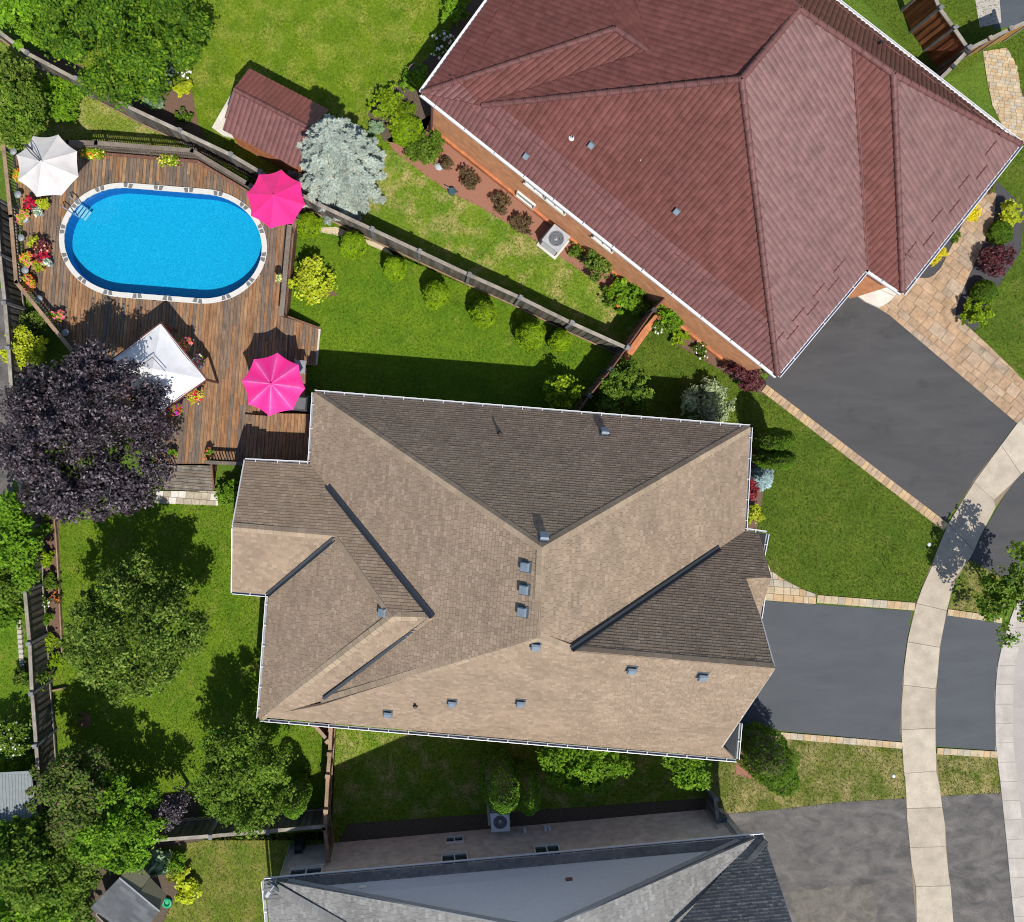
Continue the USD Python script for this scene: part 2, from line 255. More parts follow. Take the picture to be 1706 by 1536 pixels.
M['liner'] = mat('pool_liner', {'g': ('geometry', {}), 'n': ('noise_texture', {'scale': 22.0, 'detail': 4.0, 'roughness': .75, 'distortion': 1.0}), 'r': ('rgb_ramp', {'ramp': [(.36, (.0, .215, .36)), (.52, (.0, .30, .46)), (.68, (.03, .45, .58))]}), 'p': ('principled_bsdf', {'roughness': .6, 'specular_ior_level': .2})}, [('g.position', 'n.vector'), ('n.fac', 'r.fac'), ('r.color', 'p.base_color')])
M['liner_wall'] = plain('pool_wall_liner', (.004, .10, .34), .5, var=.15)
M['water'] = mat('pool_water', {'g': ('geometry', {}), 'n': ('noise_texture', {'scale': 5.0, 'detail': 3.0}), 'b': ('bump', {'strength': .12, 'distance': .03}), 't': ('transparent_bsdf', {'color': (.62, .93, 1.0)}), 'gl': ('glossy_bsdf', {'color': (1, 1, 1), 'roughness': .02}), 'f': ('fresnel', {'IOR': 1.33}), 'm': ('mix_closure', {})},
                [('g.position', 'n.vector'), ('n.fac', 'b.height'), ('b.normal', 'gl.normal'), ('f.fac', 'm.fac'), ('t.BSDF', 'm.closure1'), ('gl.BSDF', 'm.closure2')], 'm.closure')
M['rim'] = plain('pool_rim', (.5, .485, .45), .45, var=.08)
M['bracket'] = plain('rim_bracket', (.13, .125, .125), .5)
def fabric(name, c, t=.25):
    c = np.array(c)
    return mat(name, {'g': ('geometry', {}), 'n': ('noise_texture', {'scale': 2.2, 'detail': 5.0}), 'r': ('rgb_ramp', {'ramp': [(.3, c * .9), (.7, np.minimum(c * 1.08, .95))]}), 'p': ('principled_bsdf', {'roughness': .7, 'specular_ior_level': .25, 'sheen_weight': .2}), 't': ('translucent_bsdf', {}), 'm': ('mix_closure', {'fac': t})},
               [('g.position', 'n.vector'), ('n.fac', 'r.fac'), ('r.color', 'p.base_color'), ('r.color', 't.color'), ('p.BSDF', 'm.closure1'), ('t.BSDF', 'm.closure2')], 'm.closure')
M['cream'] = fabric('cream_canvas', (.66, .62, .60))
M['pink'] = fabric('pink_canvas', (.86, .022, .22), .2)
M['pink_faded'] = mat('worn_pink_canvas', {'at': ('attribute', {'attribute': 'rnd'}), 'g': ('geometry', {}), 'n': ('noise_texture', {'scale': 5.0, 'detail': 4.0}), 'x': ('math', {'math_type': 'multiply_add', 'value2': .35, 'value3': -.17}), 'y': ('math', {'math_type': 'add'}), 'r': ('rgb_ramp', {'ramp': [(0, (.82, .025, .24)), (.55, (.84, .06, .33)), (1, (.86, .33, .58))]}), 'p': ('principled_bsdf', {'roughness': .7, 'specular_ior_level': .25}), 't': ('translucent_bsdf', {}), 'm': ('mix_closure', {'fac': .2})},
    [('g.position', 'n.vector'), ('n.fac', 'x.value1'), ('x.value', 'y.value1'), ('at.fac', 'y.value2'), ('y.value', 'r.fac'), ('r.color', 'p.base_color'), ('r.color', 't.color'), ('p.BSDF', 'm.closure1'), ('t.BSDF', 'm.closure2')], 'm.closure')
M['canopy'] = fabric('white_canopy', (.76, .76, .78), .2)
M['terracotta'] = plain('terracotta', (.4, .12, .05), .8)
M['potgrey'] = plain('grey_pot', (.4, .43, .47), .5)
M['cover'] = plain('grill_cover', (.085, .088, .095), .6, bump=.3, bscale=8)
M['bark'] = plain('bark', (.14, .1, .07), .95, var=.4, scale=12, bump=.6)
L = {}
L['maple'] = leafmat('leaf_maple', [(.03, .085, .006), (.06, .15, .008), (.105, .21, .012), (.2, .28, .012)], .35, .6, .2)
L['purple'] = leafmat('leaf_purple', [(.012, .008, .010), (.03, .019, .024), (.053, .037, .046), (.115, .09, .106)], .1, .45, .5, pscale=1.6)
L['dark'] = leafmat('leaf_dark', [(.035, .085, .008), (.07, .14, .012), (.16, .22, .035), (.25, .31, .06)], .34, .6, .12)
L['mid'] = leafmat('leaf_mid', [(.055, .13, .009), (.11, .2, .013), (.22, .3, .035)], .38, .6, .2)
L['bright'] = leafmat('leaf_bright', [(.08, .19, .01), (.14, .28, .012), (.22, .37, .016)], .35, .6, .2)
L['lime'] = leafmat('leaf_lime', [(.1, .2, .006), (.19, .3, .008), (.33, .42, .012)], .35, .6, .2)
L['gold'] = leafmat('leaf_gold', [(.3, .38, .01), (.42, .48, .014), (.5, .53, .02)], .3)
L['yellow'] = leafmat('leaf_yellow', [(.6, .5, .0), (.72, .62, .004)], .2)
L['cedar'] = leafmat('leaf_cedar', [(.10, .2, .006), (.17, .28, .007), (.25, .36, .008)], .25, .8, .15, pscale=2.5)
L['cedar_dark'] = leafmat('leaf_cedar_dark', [(.045, .105, .008), (.075, .15, .01), (.12, .2, .012)], .25, .8, .15, pscale=2.5)
L['cedar_green'] = leafmat('leaf_cedar_green', [(.05, .13, .009), (.09, .19, .012), (.15, .26, .02)], .25, .8, .15, pscale=2.5)
L['spruce'] = leafmat('leaf_spruce', [(.2, .265, .235), (.3, .37, .33), (.4, .47, .42), (.4, .36, .26)], .1, .8, .2, patch=.3)
L['blue'] = leafmat('leaf_blue', [(.25, .36, .37), (.36, .48, .48)], .1, .8, .2)
L['olive'] = leafmat('leaf_olive', [(.08, .15, .02), (.15, .22, .03), (.07, .13, .018), (.19, .115, .07)], .38, .6, .2)
L['barberry'] = leafmat('leaf_barberry', [(.07, .016, .022), (.14, .022, .03), (.05, .03, .03)], .25)
L['barb_red'] = leafmat('leaf_barb_red', [(.25, .02, .03), (.36, .04, .045)], .25)
L['rust'] = leafmat('leaf_rust', [(.12, .065, .03), (.16, .09, .035), (.08, .09, .025), (.1, .03, .03)], .25)
L['varieg'] = leafmat('leaf_variegated', [(.12, .2, .05), (.45, .5, .28), (.2, .28, .1), (.6, .6, .42)], .3)
L['greygreen'] = leafmat('leaf_grey_green', [(.16, .25, .13), (.23, .33, .19)], .2)
L['grass'] = leafmat('leaf_grass', [(.06, .125, .006), (.125, .2, .009), (.19, .235, .02)], .3, .7, .2)
L['grass_dry'] = leafmat('leaf_grass_dry', [(.07, .1, .014), (.15, .155, .035), (.29, .23, .11)], .3, .8, .2)
L['grass_front'] = leafmat('leaf_grass_front', [(.045, .085, .006), (.095, .135, .012), (.145, .165, .022)], .3, .7, .2)
def petal(name, cols): L['p_' + name] = leafmat('petal_' + name, cols, .2, .6, .2, patch=.1)
petal('white', [(.75, .75, .75), (.85, .85, .87)]); petal('red', [(.55, .005, .03), (.42, .002, .04)]); petal('pink', [(.75, .06, .2), (.8, .2, .3), (.72, .12, .06)]); petal('orange', [(.8, .14, .02), (.85, .25, .03)])
petal('mixed', [(.78, .08, .12), (.8, .25, .05), (.75, .4, .35), (.8, .55, .05)]); petal('purple', [(.3, .02, .45), (.6, .03, .35)]); petal('yellow', [(.85, .7, .05), (.85, .8, .2)])
# ------------------------------------------------------------------ ground, lawns, beds, paving
g = 150.0
solo('ground', ([(-g, -g, -.004), (g, -g, -.004), (g, g, -.004), (-g, g, -.004)], [[0, 1, 2], [0, 2, 3]]), M['lawn_base'], kind='structure')
def sheet(name, pts, z, m, minus=None):
    p = PG(pts) if not isinstance(pts, Polygon) else pts
    if minus is not None: p = p.difference(minus)
    solo(name, MB().sheet(p, z), m, kind='structure'); return p
LEFT_WALK = [(1706, 692), (1694, 705), (1667, 741), (1622, 800), (1579, 872), (1559, 920), (1535, 980), (1525, 1006), (1514, 1054), (1505, 1114), (1501, 1174), (1500, 1219), (1502, 1239), (1507, 1294), (1510, 1362), (1518, 1441), (1526, 1536), (1532, 1590)]
RIGHT_WALK = [(1740, 745), (1706, 785), (1691, 800), (1658, 845), (1631, 896), (1616, 929), (1592, 968), (1577, 1015), (1567, 1069), (1561, 1129), (1558, 1189), (1558, 1243), (1559, 1255), (1565, 1310), (1574, 1375), (1580, 1457), (1588, 1536), (1594, 1590)]
KERB = [(1800, 860), (1740, 925), (1706, 972), (1690, 1010), (1671, 1063), (1660, 1114), (1657, 1159), (1658, 1249), (1663, 1278), (1668, 1327), (1675, 1392), (1681, 1457), (1689, 1536), (1696, 1590)]
walk = PG(LEFT_WALK + RIGHT_WALK[::-1])
LAWN = {}
def lawn(key, pts, m, minus=None): LAWN[key] = sheet('lawn', pts, 0.0 + .002 * len(LAWN) * 0, m, minus)
lawn('top', [(330, -30), (1000, -30), (800, 60), (705, 200), (705, 230), (900, 390), (1000, 470), (1045, 580), (620, 400), (560, 370), (430, 300), (300, 230), (100, 120), (60, 60)], M['lawn_top'], PG([(560, 250), (690, 250), (1100, 500), (1045, 590), (600, 400), (560, 372)]))
lawn('strip', [(560, 250), (690, 250), (1100, 500), (1045, 590), (600, 400), (560, 372)], M['lawn_strip'])
lawn('tri', [(-30, 40), (330, 262), (-30, 250)], M['lawn_tri'])
lawn('mid', [(483, 330), (620, 402), (1045, 600), (1010, 740), (530, 740), (480, 520)], M['lawn_mid'])
lawn('front', [(1045, 600), (1100, 520), (1290, 650), (1570, 876), (1530, 1004), (1350, 990), (1240, 985), (1200, 900), (1195, 735), (1010, 745)], M['lawn_front'], walk)
lawn('far', [(1560, 300), (1660, 200), (1640, 90), (1760, 20), (1900, 300), (1900, 640), (1720, 640), (1600, 540)], M['lawn_front'])
lawn('far2', [(1385, -60), (1680, -60), (1645, 95), (1560, 140)], M['lawn_front'])
lawn('back', [(85, 830), (460, 820), (470, 1190), (560, 1210), (552, 1400), (230, 1400), (80, 1300)], M['lawn_back'])
lawn('left', [(-60, 850), (48, 850), (70, 1300), (-60, 1300)], M['lawn_back'])
lawn('side', [(552, 1200), (1188, 1200), (1188, 1380), (540, 1420)], M['lawn_strip'])
lawn('frontdry', [(1188, 1205), (1502, 1246), (1509, 1331), (1188, 1360)], M['lawn_dry'], walk)
lawn('verge', [(1559, 1256), (1662, 1262), (1667, 1322), (1567, 1326)], M['lawn_dry'], walk)
lawn('verge2', [(1618, 925), (1700, 980), (1670, 1030), (1577, 1020)], M['lawn_dry'], walk)
lawn('bottom', [(230, 1402), (545, 1384), (450, 1560), (230, 1560)], M['lawn_low'])

beds = []
def bed(name, pts, m, z=.004): beds.append(sheet(name, pts, z, m))
bed('garden_bed', [(98, 830), (104, 1090), (86, 1100), (66, 985), (60, 830)], M['mulch'])
bed('garden_bed', [(645, 232), (720, 190), (790, 250), (870, 310), (960, 375), (1060, 450), (1120, 500), (1075, 525), (1010, 482), (920, 418), (850, 375), (800, 345), (745, 318), (700, 285), (655, 250)], M['mulch_red'])
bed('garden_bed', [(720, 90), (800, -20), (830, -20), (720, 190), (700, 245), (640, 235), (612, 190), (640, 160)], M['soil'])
bed('garden_bed', [(1120, 545), (1290, 648), (1275, 660), (1180, 605), (1120, 570)], M['mulch'])
bed('garden_bed', [(245, 145), (320, 150), (330, 205), (360, 262), (320, 240), (200, 170), (240, 150)], M['mulch'])
bed('garden_bed', [(-20, 60), (140, 110), (130, 135), (30, 80), (-20, 62)], M['mulch'])
bed('garden_bed', [(1659, 300), (1690, 330), (1706, 350), (1700, 420), (1668, 470), (1640, 520), (1625, 552), (1603, 536), (1591, 526), (1592, 514), (1605, 479), (1624, 436), (1638, 405), (1655, 366)], M['mulch_dark'])
bed('garden_bed', [(1605, 372), (1640, 315), (1610, 330), (1520, 440), (1526, 463), (1546, 463), (1556, 458), (1567, 446), (1581, 417), (1590, 395)], M['mulch_dark'])
bed('garden_bed', [(1236, 720), (1262, 720), (1275, 800), (1262, 880), (1238, 884)], M['mulch'])
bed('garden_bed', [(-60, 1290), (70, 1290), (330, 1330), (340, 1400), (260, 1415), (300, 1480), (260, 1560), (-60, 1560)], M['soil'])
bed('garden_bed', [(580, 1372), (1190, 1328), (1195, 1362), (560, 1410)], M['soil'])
bed('garden_bed', [(1225, 1222), (1255, 1230), (1262, 1300), (1225, 1290)], M['mulch_red'])
bed('garden_bed', [(500, 380), (560, 378), (640, 410), (655, 425), (600, 402), (560, 392)], plain('pale_gravel', (.45, .37, .25), .95, var=.4, scale=20))
bed('garden_bed', [(565, 492), (540, 495), (515, 494), (510, 484), (530, 478), (548, 480)], M['mulch'])
bed('neighbour_patio', [(-80, 480), (10, 480), (24, 850), (-80, 850)], M['asphalt_worn'])

# driveways
drive1 = sheet('driveway', [(1270, 640), (1400, 470), (1452, 508), (1480, 524), (1694, 705), (1667, 741), (1622, 800), (1575, 870)], .008, M['asphalt_brown'], walk)
drive2 = sheet('driveway', [(1180, 994), (1265, 1000), (1519, 1018), (1507, 1090), (1501, 1174), (1500, 1236), (1224, 1210), (1180, 1205)], .008, M['asphalt_blue'], walk)
apron2 = sheet('driveway', [(1576, 1022), (1668, 1036), (1671, 1063), (1660, 1114), (1657, 1159), (1658, 1250), (1558, 1243), (1550, 1140)], .008, M['asphalt_blue'], walk)
apron1 = sheet('driveway', [(1700, 780), (1800, 700), (1800, 858), (1740, 925), (1700, 980), (1612, 930)], .008, M['asphalt_brown'], walk)
drive3 = sheet('driveway', [(1190, 1357), (1300, 1348), (1400, 1336), (1509, 1330), (1540, 1590), (1190, 1590)], .008, M['asphalt_worn'], walk)
apron3 = sheet('driveway', [(1567, 1326), (1668, 1321), (1675, 1392), (1681, 1457), (1696, 1590), (1585, 1590)], .008, M['asphalt_worn'], walk)
sheet('patch_of_driveway', [(1316, 1487), (1335, 1480), (1362, 1483), (1388, 1474), (1420, 1477), (1452, 1471), (1456, 1490), (1462, 1515), (1460, 1530), (1470, 1550), (1332, 1566), (1325, 1520)], .012, asphaltmat('asphalt_patch', (.07, .063, .054), (.15, .135, .11), 0, .55, 26., (1.2, 1.5, 1)))
sheet('driveway', [(1640, -40), (1720, -40), (1720, 40), (1655, 48)], .008, asphaltmat('asphalt_dark', (.05, .06, .07), (.065, .075, .085), .4))
sheet('concrete_strip', [(1618, -40), (1662, -40), (1668, 38), (1632, 46)], .012, M['kerb'])
road = sheet('road', KERB[:] + [(2600, 1700), (2600, 700)], .004, M['road'])
# pavement slabs and kerb stones
def along(pts, t):
    pts = np.array(pts, float); d = np.r_[0, np.cumsum(np.linalg.norm(np.diff(pts, axis=0), axis=1))]
    return np.array([np.interp(t * d[-1], d, pts[:, k]) for k in range(2)])
side = solo('pavement', MB().sheet(walk, .010), M['grout'], kind='structure')
JL = [(1735, 655), (1700, 699), (1667, 741), (1622, 803), (1579, 872), (1552, 942), (1526, 1005), (1511, 1069), (1504, 1141), (1501, 1215), (1505, 1288), (1510, 1346), (1515, 1411), (1525, 1476), (1530, 1541), (1537, 1606)]
JR = [(1770, 700), (1732, 752), (1700, 790), (1655, 833), (1622, 917), (1589, 965), (1577, 1017), (1565, 1078), (1558, 1147), (1558, 1213), (1559, 1284), (1569, 1345), (1575, 1410), (1583, 1475), (1588, 1540), (1595, 1605)]
def line_between(pts, y0, y1):
    return [p for p in pts if y0 < p[1] < y1]
for i in range(len(JL) - 1):
    q = Polygon(XY([JL[i]] + line_between(LEFT_WALK, JL[i][1] + 4, JL[i + 1][1] - 4) + [JL[i + 1], JR[i + 1]] + line_between(RIGHT_WALK, JR[i][1] + 4, JR[i + 1][1] - 4)[::-1] + [JR[i]])).buffer(-.008, join_style=2)
    part('slab', MB().prism(q, .011, .035 + .004 * (i % 2)), M['concrete'], side)
kz = thing('kerb', 'pale concrete kerb curving along the edge of the road', 'kerb')
for i in range(24):
    a, b = along(KERB, i / 24), along(KERB, (i + 1) / 24); d = unit(np.append(b - a, 0)); nrm = np.array([-d[1], d[0]])
    if nrm[0] < 0: nrm = -nrm
    if a[1] > 1600 or b[1] < 880: continue
    nrm = np.array([1.0, 0.0])
    q = Polygon(XY([a, b, b + nrm * 13, a + nrm * 13])).buffer(-.005, join_style=2); part('kerb_stone', MB().prism(q, 0, .04), M['kerb'], kz)
    q = Polygon(XY([a + nrm * 13, b + nrm * 13, b + nrm * 30, a + nrm * 30])).buffer(-.006, join_style=2); part('gutter_slab', MB().prism(q, 0, .018), M['kerb'], kz)
rng = np.random.default_rng(5)
# stamped stone walkway of the red roofed house
stone_poly = PG([(1480, 524), (1694, 705), (1740, 745), (1760, 690), (1706, 634), (1651, 580), (1626, 557), (1603, 536), (1591, 526), (1592, 514), (1605, 479), (1624, 436), (1638, 405), (1655, 366), (1659, 322), (1634, 318), (1603, 372), (1596, 389), (1581, 417), (1567, 446), (1556, 458), (1546, 463), (1526, 463), (1490, 478), (1482, 505), (1460, 512)])
stone_poly = stone_poly.difference(walk)
stone_walk = solo('stone_walkway', MB().sheet(stone_poly, .012), M['grout'], kind='structure')
A38 = math.radians(-38.5); Ru = np.array([math.cos(A38), math.sin(A38), 0]); Rv = np.array([-math.sin(A38), math.cos(A38), 0])
def rot2(poly, a): return affinity.rotate(poly, a, origin=(0, 0), use_radians=True)
def ashlar(poly, ang, parent, mats, z0, z1, rows, wmin, wmax, gap, name, seed, limit=300):
    """Random coursed stones clipped to poly."""
    r = np.random.default_rng(seed); loc = rot2(poly, -ang); x0, y0, x1, y1 = loc.bounds; y = y0; cells = []
    while y < y1:
        h = rows[r.integers(len(rows))]; x = x0 - r.uniform(0, wmax)
        while x < x1:
            w = r.uniform(wmin, wmax); q = sbox(x + gap, y + gap, x + w - gap, y + h - gap).intersection(loc); x += w
            if q.area > .008: cells.append(q)
        y += h
    cells.sort(key=lambda q: -q.area)
    for k, q in enumerate(cells):
        q = rot2(q, ang)
        if k < limit: part(name, MB().prism(q, z0, z1 + r.uniform(-.004, .004)), mats[r.integers(len(mats))], parent)
    rest = MB(); any_ = False
    for q in cells[limit:]: rest.prism(rot2(q, ang), z0, z1); any_ = True
    if any_: part(name + 's', rest, mats[0], parent, kind='stuff')
ashlar(stone_poly, A38, stone_walk, M['stone'], .013, .03, [.28, .36, .5], .3, .72, .009, 'flag_stone', 3)
# block paving path, top right
bp = PG([(1637, 86), (1677, 80), (1694, 110), (1699, 144), (1712, 185), (1760, 240), (1700, 240), (1669, 210), (1653, 176), (1643, 129)])
block_path = solo('block_path', MB().sheet(bp, .012), M['grout'], kind='structure')
ashlar(bp, math.radians(-8), block_path, M['paver'], .013, .03, [.14], .2, .3, .006, 'paving_block', 4)
# single rows of edging blocks along driveways
def edging(name, a, b, w, n, mats, seed, z1=.045):
    r = np.random.default_rng(seed); A, B = W(*a), W(*b); d = B - A; nrm = unit(np.cross(Z, d))
    base = Polygon([tuple(x[:2]) for x in (A, B, B + nrm * w, A + nrm * w)])
    p = solo(name, MB().sheet(base, .014), M['grout'], kind='structure')
    e = np.linspace(0, 1, n + 1)
    for i in range(n):
        q = Polygon([tuple(x[:2]) for x in (A + d * e[i], A + d * e[i + 1], A + d * e[i + 1] + nrm * w, A + d * e[i] + nrm * w)]).buffer(-.006, join_style=2)
        part('edging_block', MB().prism(q, .015, z1 + r.uniform(-.004, .004)), mats[r.integers(len(mats))], p)
edging('driveway_edging', (1268, 652), (1571, 884), .36, 44, [M['stone'][0], M['stone'][1], M['paver'][3]], 1)
edging('driveway_edging', (1360, 1004), (1523, 1017), .33, 14, M['paver'], 2)
edging('driveway_edging', (1228, 1224), (1502, 1247), .27, 25, M['paver'], 3)
edging('driveway_edging', (1560, 1256), (1660, 1262), .27, 9, M['paver'], 4)
edging('driveway_edging', (1577, 1025), (1668, 1038), .27, 9, M['paver'], 5)
curve = PG([(1262, 935), (1270, 925), (1284, 950), (1300, 962), (1318, 972), (1340, 983), (1360, 990), (1358, 1006), (1262, 999), (1250, 960)])
paver_walk = solo('paver_walkway', MB().sheet(curve, .014), M['grout'], kind='structure')
ashlar(curve, TH, paver_walk, M['paver'], .015, .04, [.3], .2, .45, .008, 'paving_block', 9)
# concrete porch slab of the red roofed house with a step
porch = thing('porch_step', 'pale concrete porch step in the inner corner of the red metal roof', 'porch', W(1455, 480))
part('slab', MB().prism(PG([(1408, 476), (1440, 440), (1500, 480), (1478, 505), (1462, 513), (1440, 503), (1415, 485)]), .015, .12), M['slab'], porch)
part('tread', MB().prism(PG([(1412, 470), (1440, 436), (1500, 478), (1485, 494), (1450, 478), (1436, 486)]), .121, .27), M['slab'], porch)
part('column', MB().box(W(1447, 462) + (0, 0, 1.7), (Ru, Rv, Z), (.09, .09, 1.45)), M['white'], porch)
for i in range(5):
    a = W(1432 + i * 6, 470 + i * 3, .12); part('baluster', MB().bar(a, a + (0, 0, .9), .03, .03, Ru), M['dark'], porch)
part('handrail', MB().bar(W(1430, 470, 1.05), W(1458, 484, 1.05), .06, .05), M['dark'], porch)

# ------------------------------------------------------------------ roofs
class Face:
    def __init__(s, P, ref=None):
        s.P = np.array(P, float); s.c = s.P.mean(0); n = np.linalg.svd(s.P - s.c)[2][2]; s.n = n if n[2] > 0 else -n
        if ref is not None: s.c, s.n = ref.c, ref.n
        s.a = unit(np.cross(Z, s.n)); s.d = np.cross(s.a, s.n); s.d = s.d if s.d[2] < 0 else -s.d
        q = s.P - s.c; s.poly = Polygon(np.column_stack([q @ s.a, q @ s.d])).buffer(0)
    def at(s, u, t, h=0.0): return s.c + np.multiply.outer(u, s.a) + np.multiply.outer(t, s.d) + np.multiply.outer(np.broadcast_to(h, np.shape(u)), s.n)
    def hit(s, px, py):
        o = np.array([0, 0, H]); r = W(px, py) - o; return o + r * (np.dot(s.c - o, s.n) / np.dot(r, s.n))
def slab(face, th=.08):
    m = MB()
    for gg in getattr(face.poly, 'geoms', [face.poly]):
        e = trimesh.creation.extrude_polygon(gg, th, engine='earcut'); v = e.vertices
        m.add(face.at(v[:, 0], v[:, 1], v[:, 2] - th), e.faces if np.dot(np.cross(face.a, face.d), face.n) > 0 else e.faces[:, ::-1])
    return m
def shingles(face, seed, e=.125, wmin=.13, wmax=.25, lift=.013):
    r = np.random.default_rng(seed); m = MB(); x0, y0, x1, y1 = face.poly.bounds; prepare(face.poly); V_, F_ = [], []; k = 0
    ccw = np.dot(np.cross(face.a, face.d), face.n) > 0
    t = y1
    while t > y0:
        u = x0 - r.uniform(0, wmax); xs = [u]
        while u < x1: u += r.uniform(wmin, wmax); xs.append(u)
        xs = np.array(xs); inn = contains_xy(face.poly, xs, t) & contains_xy(face.poly, xs, t - e)
        for i in range(len(xs) - 1):
            l = lift * r.uniform(.7, 1.25); g_ = .004
            if inn[i] and inn[i + 1]: ring = np.array([(xs[i] + g_, t - e), (xs[i + 1] - g_, t - e), (xs[i + 1] - g_, t), (xs[i] + g_, t)]); full = True
            else:
                q = sbox(xs[i] + g_, t - e, xs[i + 1] - g_, t).intersection(face.poly)
                if q.geom_type != 'Polygon' or q.area < .002: continue
                ring = np.array(q.exterior.coords)[:-1]; full = False
                if not q.exterior.is_ccw: ring = ring[::-1]
            h = .004 + l * (ring[:, 1] - (t - e)) / e
            if not ccw: ring, h = ring[::-1], h[::-1]
            n = len(ring); V_.append(np.column_stack([ring, h])); F_ += [(k, k + j, k + j + 1) for j in range(1, n - 1)]; k += n
            if full:
                a, b = (2, 3) if ccw else (0, 1)
                V_.append(np.array([[*ring[a], h[a]], [*ring[b], h[b]], [*ring[b], -.0], [*ring[a], -.0]])); F_ += [(k, k + 2, k + 1), (k, k + 3, k + 2)]; k += 4
        t -= e
    v = np.vstack(V_); return face.at(v[:, 0], v[:, 1], v[:, 2]), np.array(F_)
def tiles(face, period=.2, course=.36, amp=.045, step=.007, tmin=None, tmax=None, samples=6):
    """Pressed metal tiles: rolls running down the slope, a step at every course."""
    poly = face.poly; x0, y0, x1, y1 = poly.bounds; m = MB(); ds = period / samples; n = int((x1 - x0) / ds) + 1
    wave = lambda u: amp * (np.abs(np.sin(np.pi * u / period)) ** .38)
    ccw = np.dot(np.cross(face.a, face.d), face.n) > 0; V_, F_, K_, k = [], [], [], 0
    for i in range(n):
        u0, u1 = x0 + i * ds, x0 + (i + 1) * ds; um = (u0 + u1) / 2
        cut = poly.intersection(LineString([(um, y0 - 1), (um, y1 + 1)]))
        for sgm in getattr(cut, 'geoms', [cut]):
            if sgm.is_empty or sgm.geom_type != 'LineString': continue
            ya, yb = sorted((sgm.coords[0][1], sgm.coords[-1][1]))
            if tmin is not None: ya = max(ya, tmin)
            if tmax is not None: yb = min(yb, tmax)
            if yb - ya < .01: continue
            tb = y1 - course * np.floor((y1 - ya) / course)
            edges = [ya] + list(np.arange(tb, yb, course))[0 if tb > ya + .01 else 1:] + [yb]
            for a, b in zip(edges[:-1], edges[1:]):
                if b - a < .005: continue
                base = y1 - course * np.ceil((y1 - (a + b) / 2) / course)
                ha, hb = step * (a - base) / course, step * (b - base) / course
                V_.append(np.array([[u0, a, wave(u0) + ha], [u1, a, wave(u1) + ha], [u1, b, wave(u1) + hb], [u0, b, wave(u0) + hb], [u1, b, wave(u1) * .2], [u0, b, wave(u0) * .2]]))
                f = [(k, k + 1, k + 2), (k, k + 2, k + 3), (k + 3, k + 2, k + 4), (k + 3, k + 4, k + 5)]; F_ += f if ccw else [x[::-1] for x in f]; k += 6; K_.append((int(np.floor(um / period + 1e-6)), int(round((y1 - base) / course))))
    v = np.vstack(V_); v[:, 2] += .004; K_ = np.array(K_); h_ = np.sin(K_[:, 0] * 12.9898 + K_[:, 1] * 78.233) * 43758.5453; tiles.rnd = np.repeat(h_ - np.floor(h_), 6)
    return face.at(v[:, 0], v[:, 1], v[:, 2]), np.array(F_)
def tile_part(name, face, m, parent, label=None, *a, **k):
    q = tiles(face, *a, **k); return part(name, q, m, parent, label, 'stuff', rnd=tiles.rnd)
def hip(parent, p0, p1, fl, fr, w, seg, m, name='hip_cap', lift=.03, gap=.006):
    """Caps along the edge p0-p1 shared by two faces; each piece is a folded plate."""
    p0, p1 = np.asarray(p0), np.asarray(p1); d = unit(p1 - p0); n = max(1, int(round(np.linalg.norm(p1 - p0) / seg))); e = []
    for f in (fl, fr):
        s = np.cross(f.n, d); s = s if np.dot(f.c - (p0 + p1) / 2, s) > 0 else -s; e.append((s, f.n))
    for i in range(n):
        a, b = p0 + (p1 - p0) * (i / n) + d * gap, p0 + (p1 - p0) * ((i + 1) / n); up = unit(e[0][1] + e[1][1]); q = MB()
        l0, l1 = lift, lift + .012
        for (s, nn) in e:
            A, B, C, D = a + up * l0, b + up * l1, b + s * w + nn * (l1 * .7), a + s * w + nn * (l0 * .7)
            f = [[0, 1, 2], [0, 2, 3], [1, 5, 6], [1, 6, 2], [3, 2, 6], [3, 6, 7]]; v = [A, B, C, D, A - up * .03, B - up * .03, C - nn * .028, D - nn * .028]
            if np.dot(np.cross(B - A, C - A), nn) < 0: f = [x[::-1] for x in f]
            q.add(v, f)
        part(name, q, m, parent)
def valley(parent, p0, p1, fl, fr, w, m, lift=.055):
    p0, p1 = np.asarray(p0), np.asarray(p1); d = unit(p1 - p0); q = MB(); up = unit(fl.n + fr.n)
    for f in (fl, fr):
        s = np.cross(f.n, d); s = s if np.dot(f.c - (p0 + p1) / 2, s) > 0 else -s
        v = [p0 + up * lift, p1 + up * lift, p1 + s * w + f.n * lift, p0 + s * w + f.n * lift]; ff = [[0, 1, 2], [0, 2, 3]]
        if np.dot(np.cross(v[1] - v[0], v[2] - v[0]), f.n) < 0: ff = [x[::-1] for x in ff]
        q.add(v, ff); q.bar(p0 + s * w + f.n * lift, p1 + s * w + f.n * lift, .02, .03, f.n)
    return part('valley_flashing', q, m, parent)
def gutter(parent, p0, p1, out, mw, mi, w=.095, hangers=True, hstep=.75):
    """A trough along the eave p0-p1, hung outside it."""
    p0, p1, out = np.asarray(p0, float), np.asarray(p1, float), unit(out); z = np.array([0, 0, -.02])
    d = unit(p1 - p0)
    q = MB().bar(p0 + out * w + z, p1 + out * w + z, .024, .10)
    gp = part('gutter', q, mw, parent)
    part('gutter_floor', MB().bar(p0 + out * w * .5 + z - (0, 0, .04), p1 + out * w * .5 + z - (0, 0, .04), w - .02, .012), mi, gp)
    if hangers:
        n = max(1, int(np.linalg.norm(p1 - p0) / hstep))
        for i in range(n):
            c = p0 + (p1 - p0) * ((i + .5) / n) + z + (0, 0, .045); part('hanger', MB().bar(c - out * .01, c + out * w, .024, .012), mw, gp)
    return gp
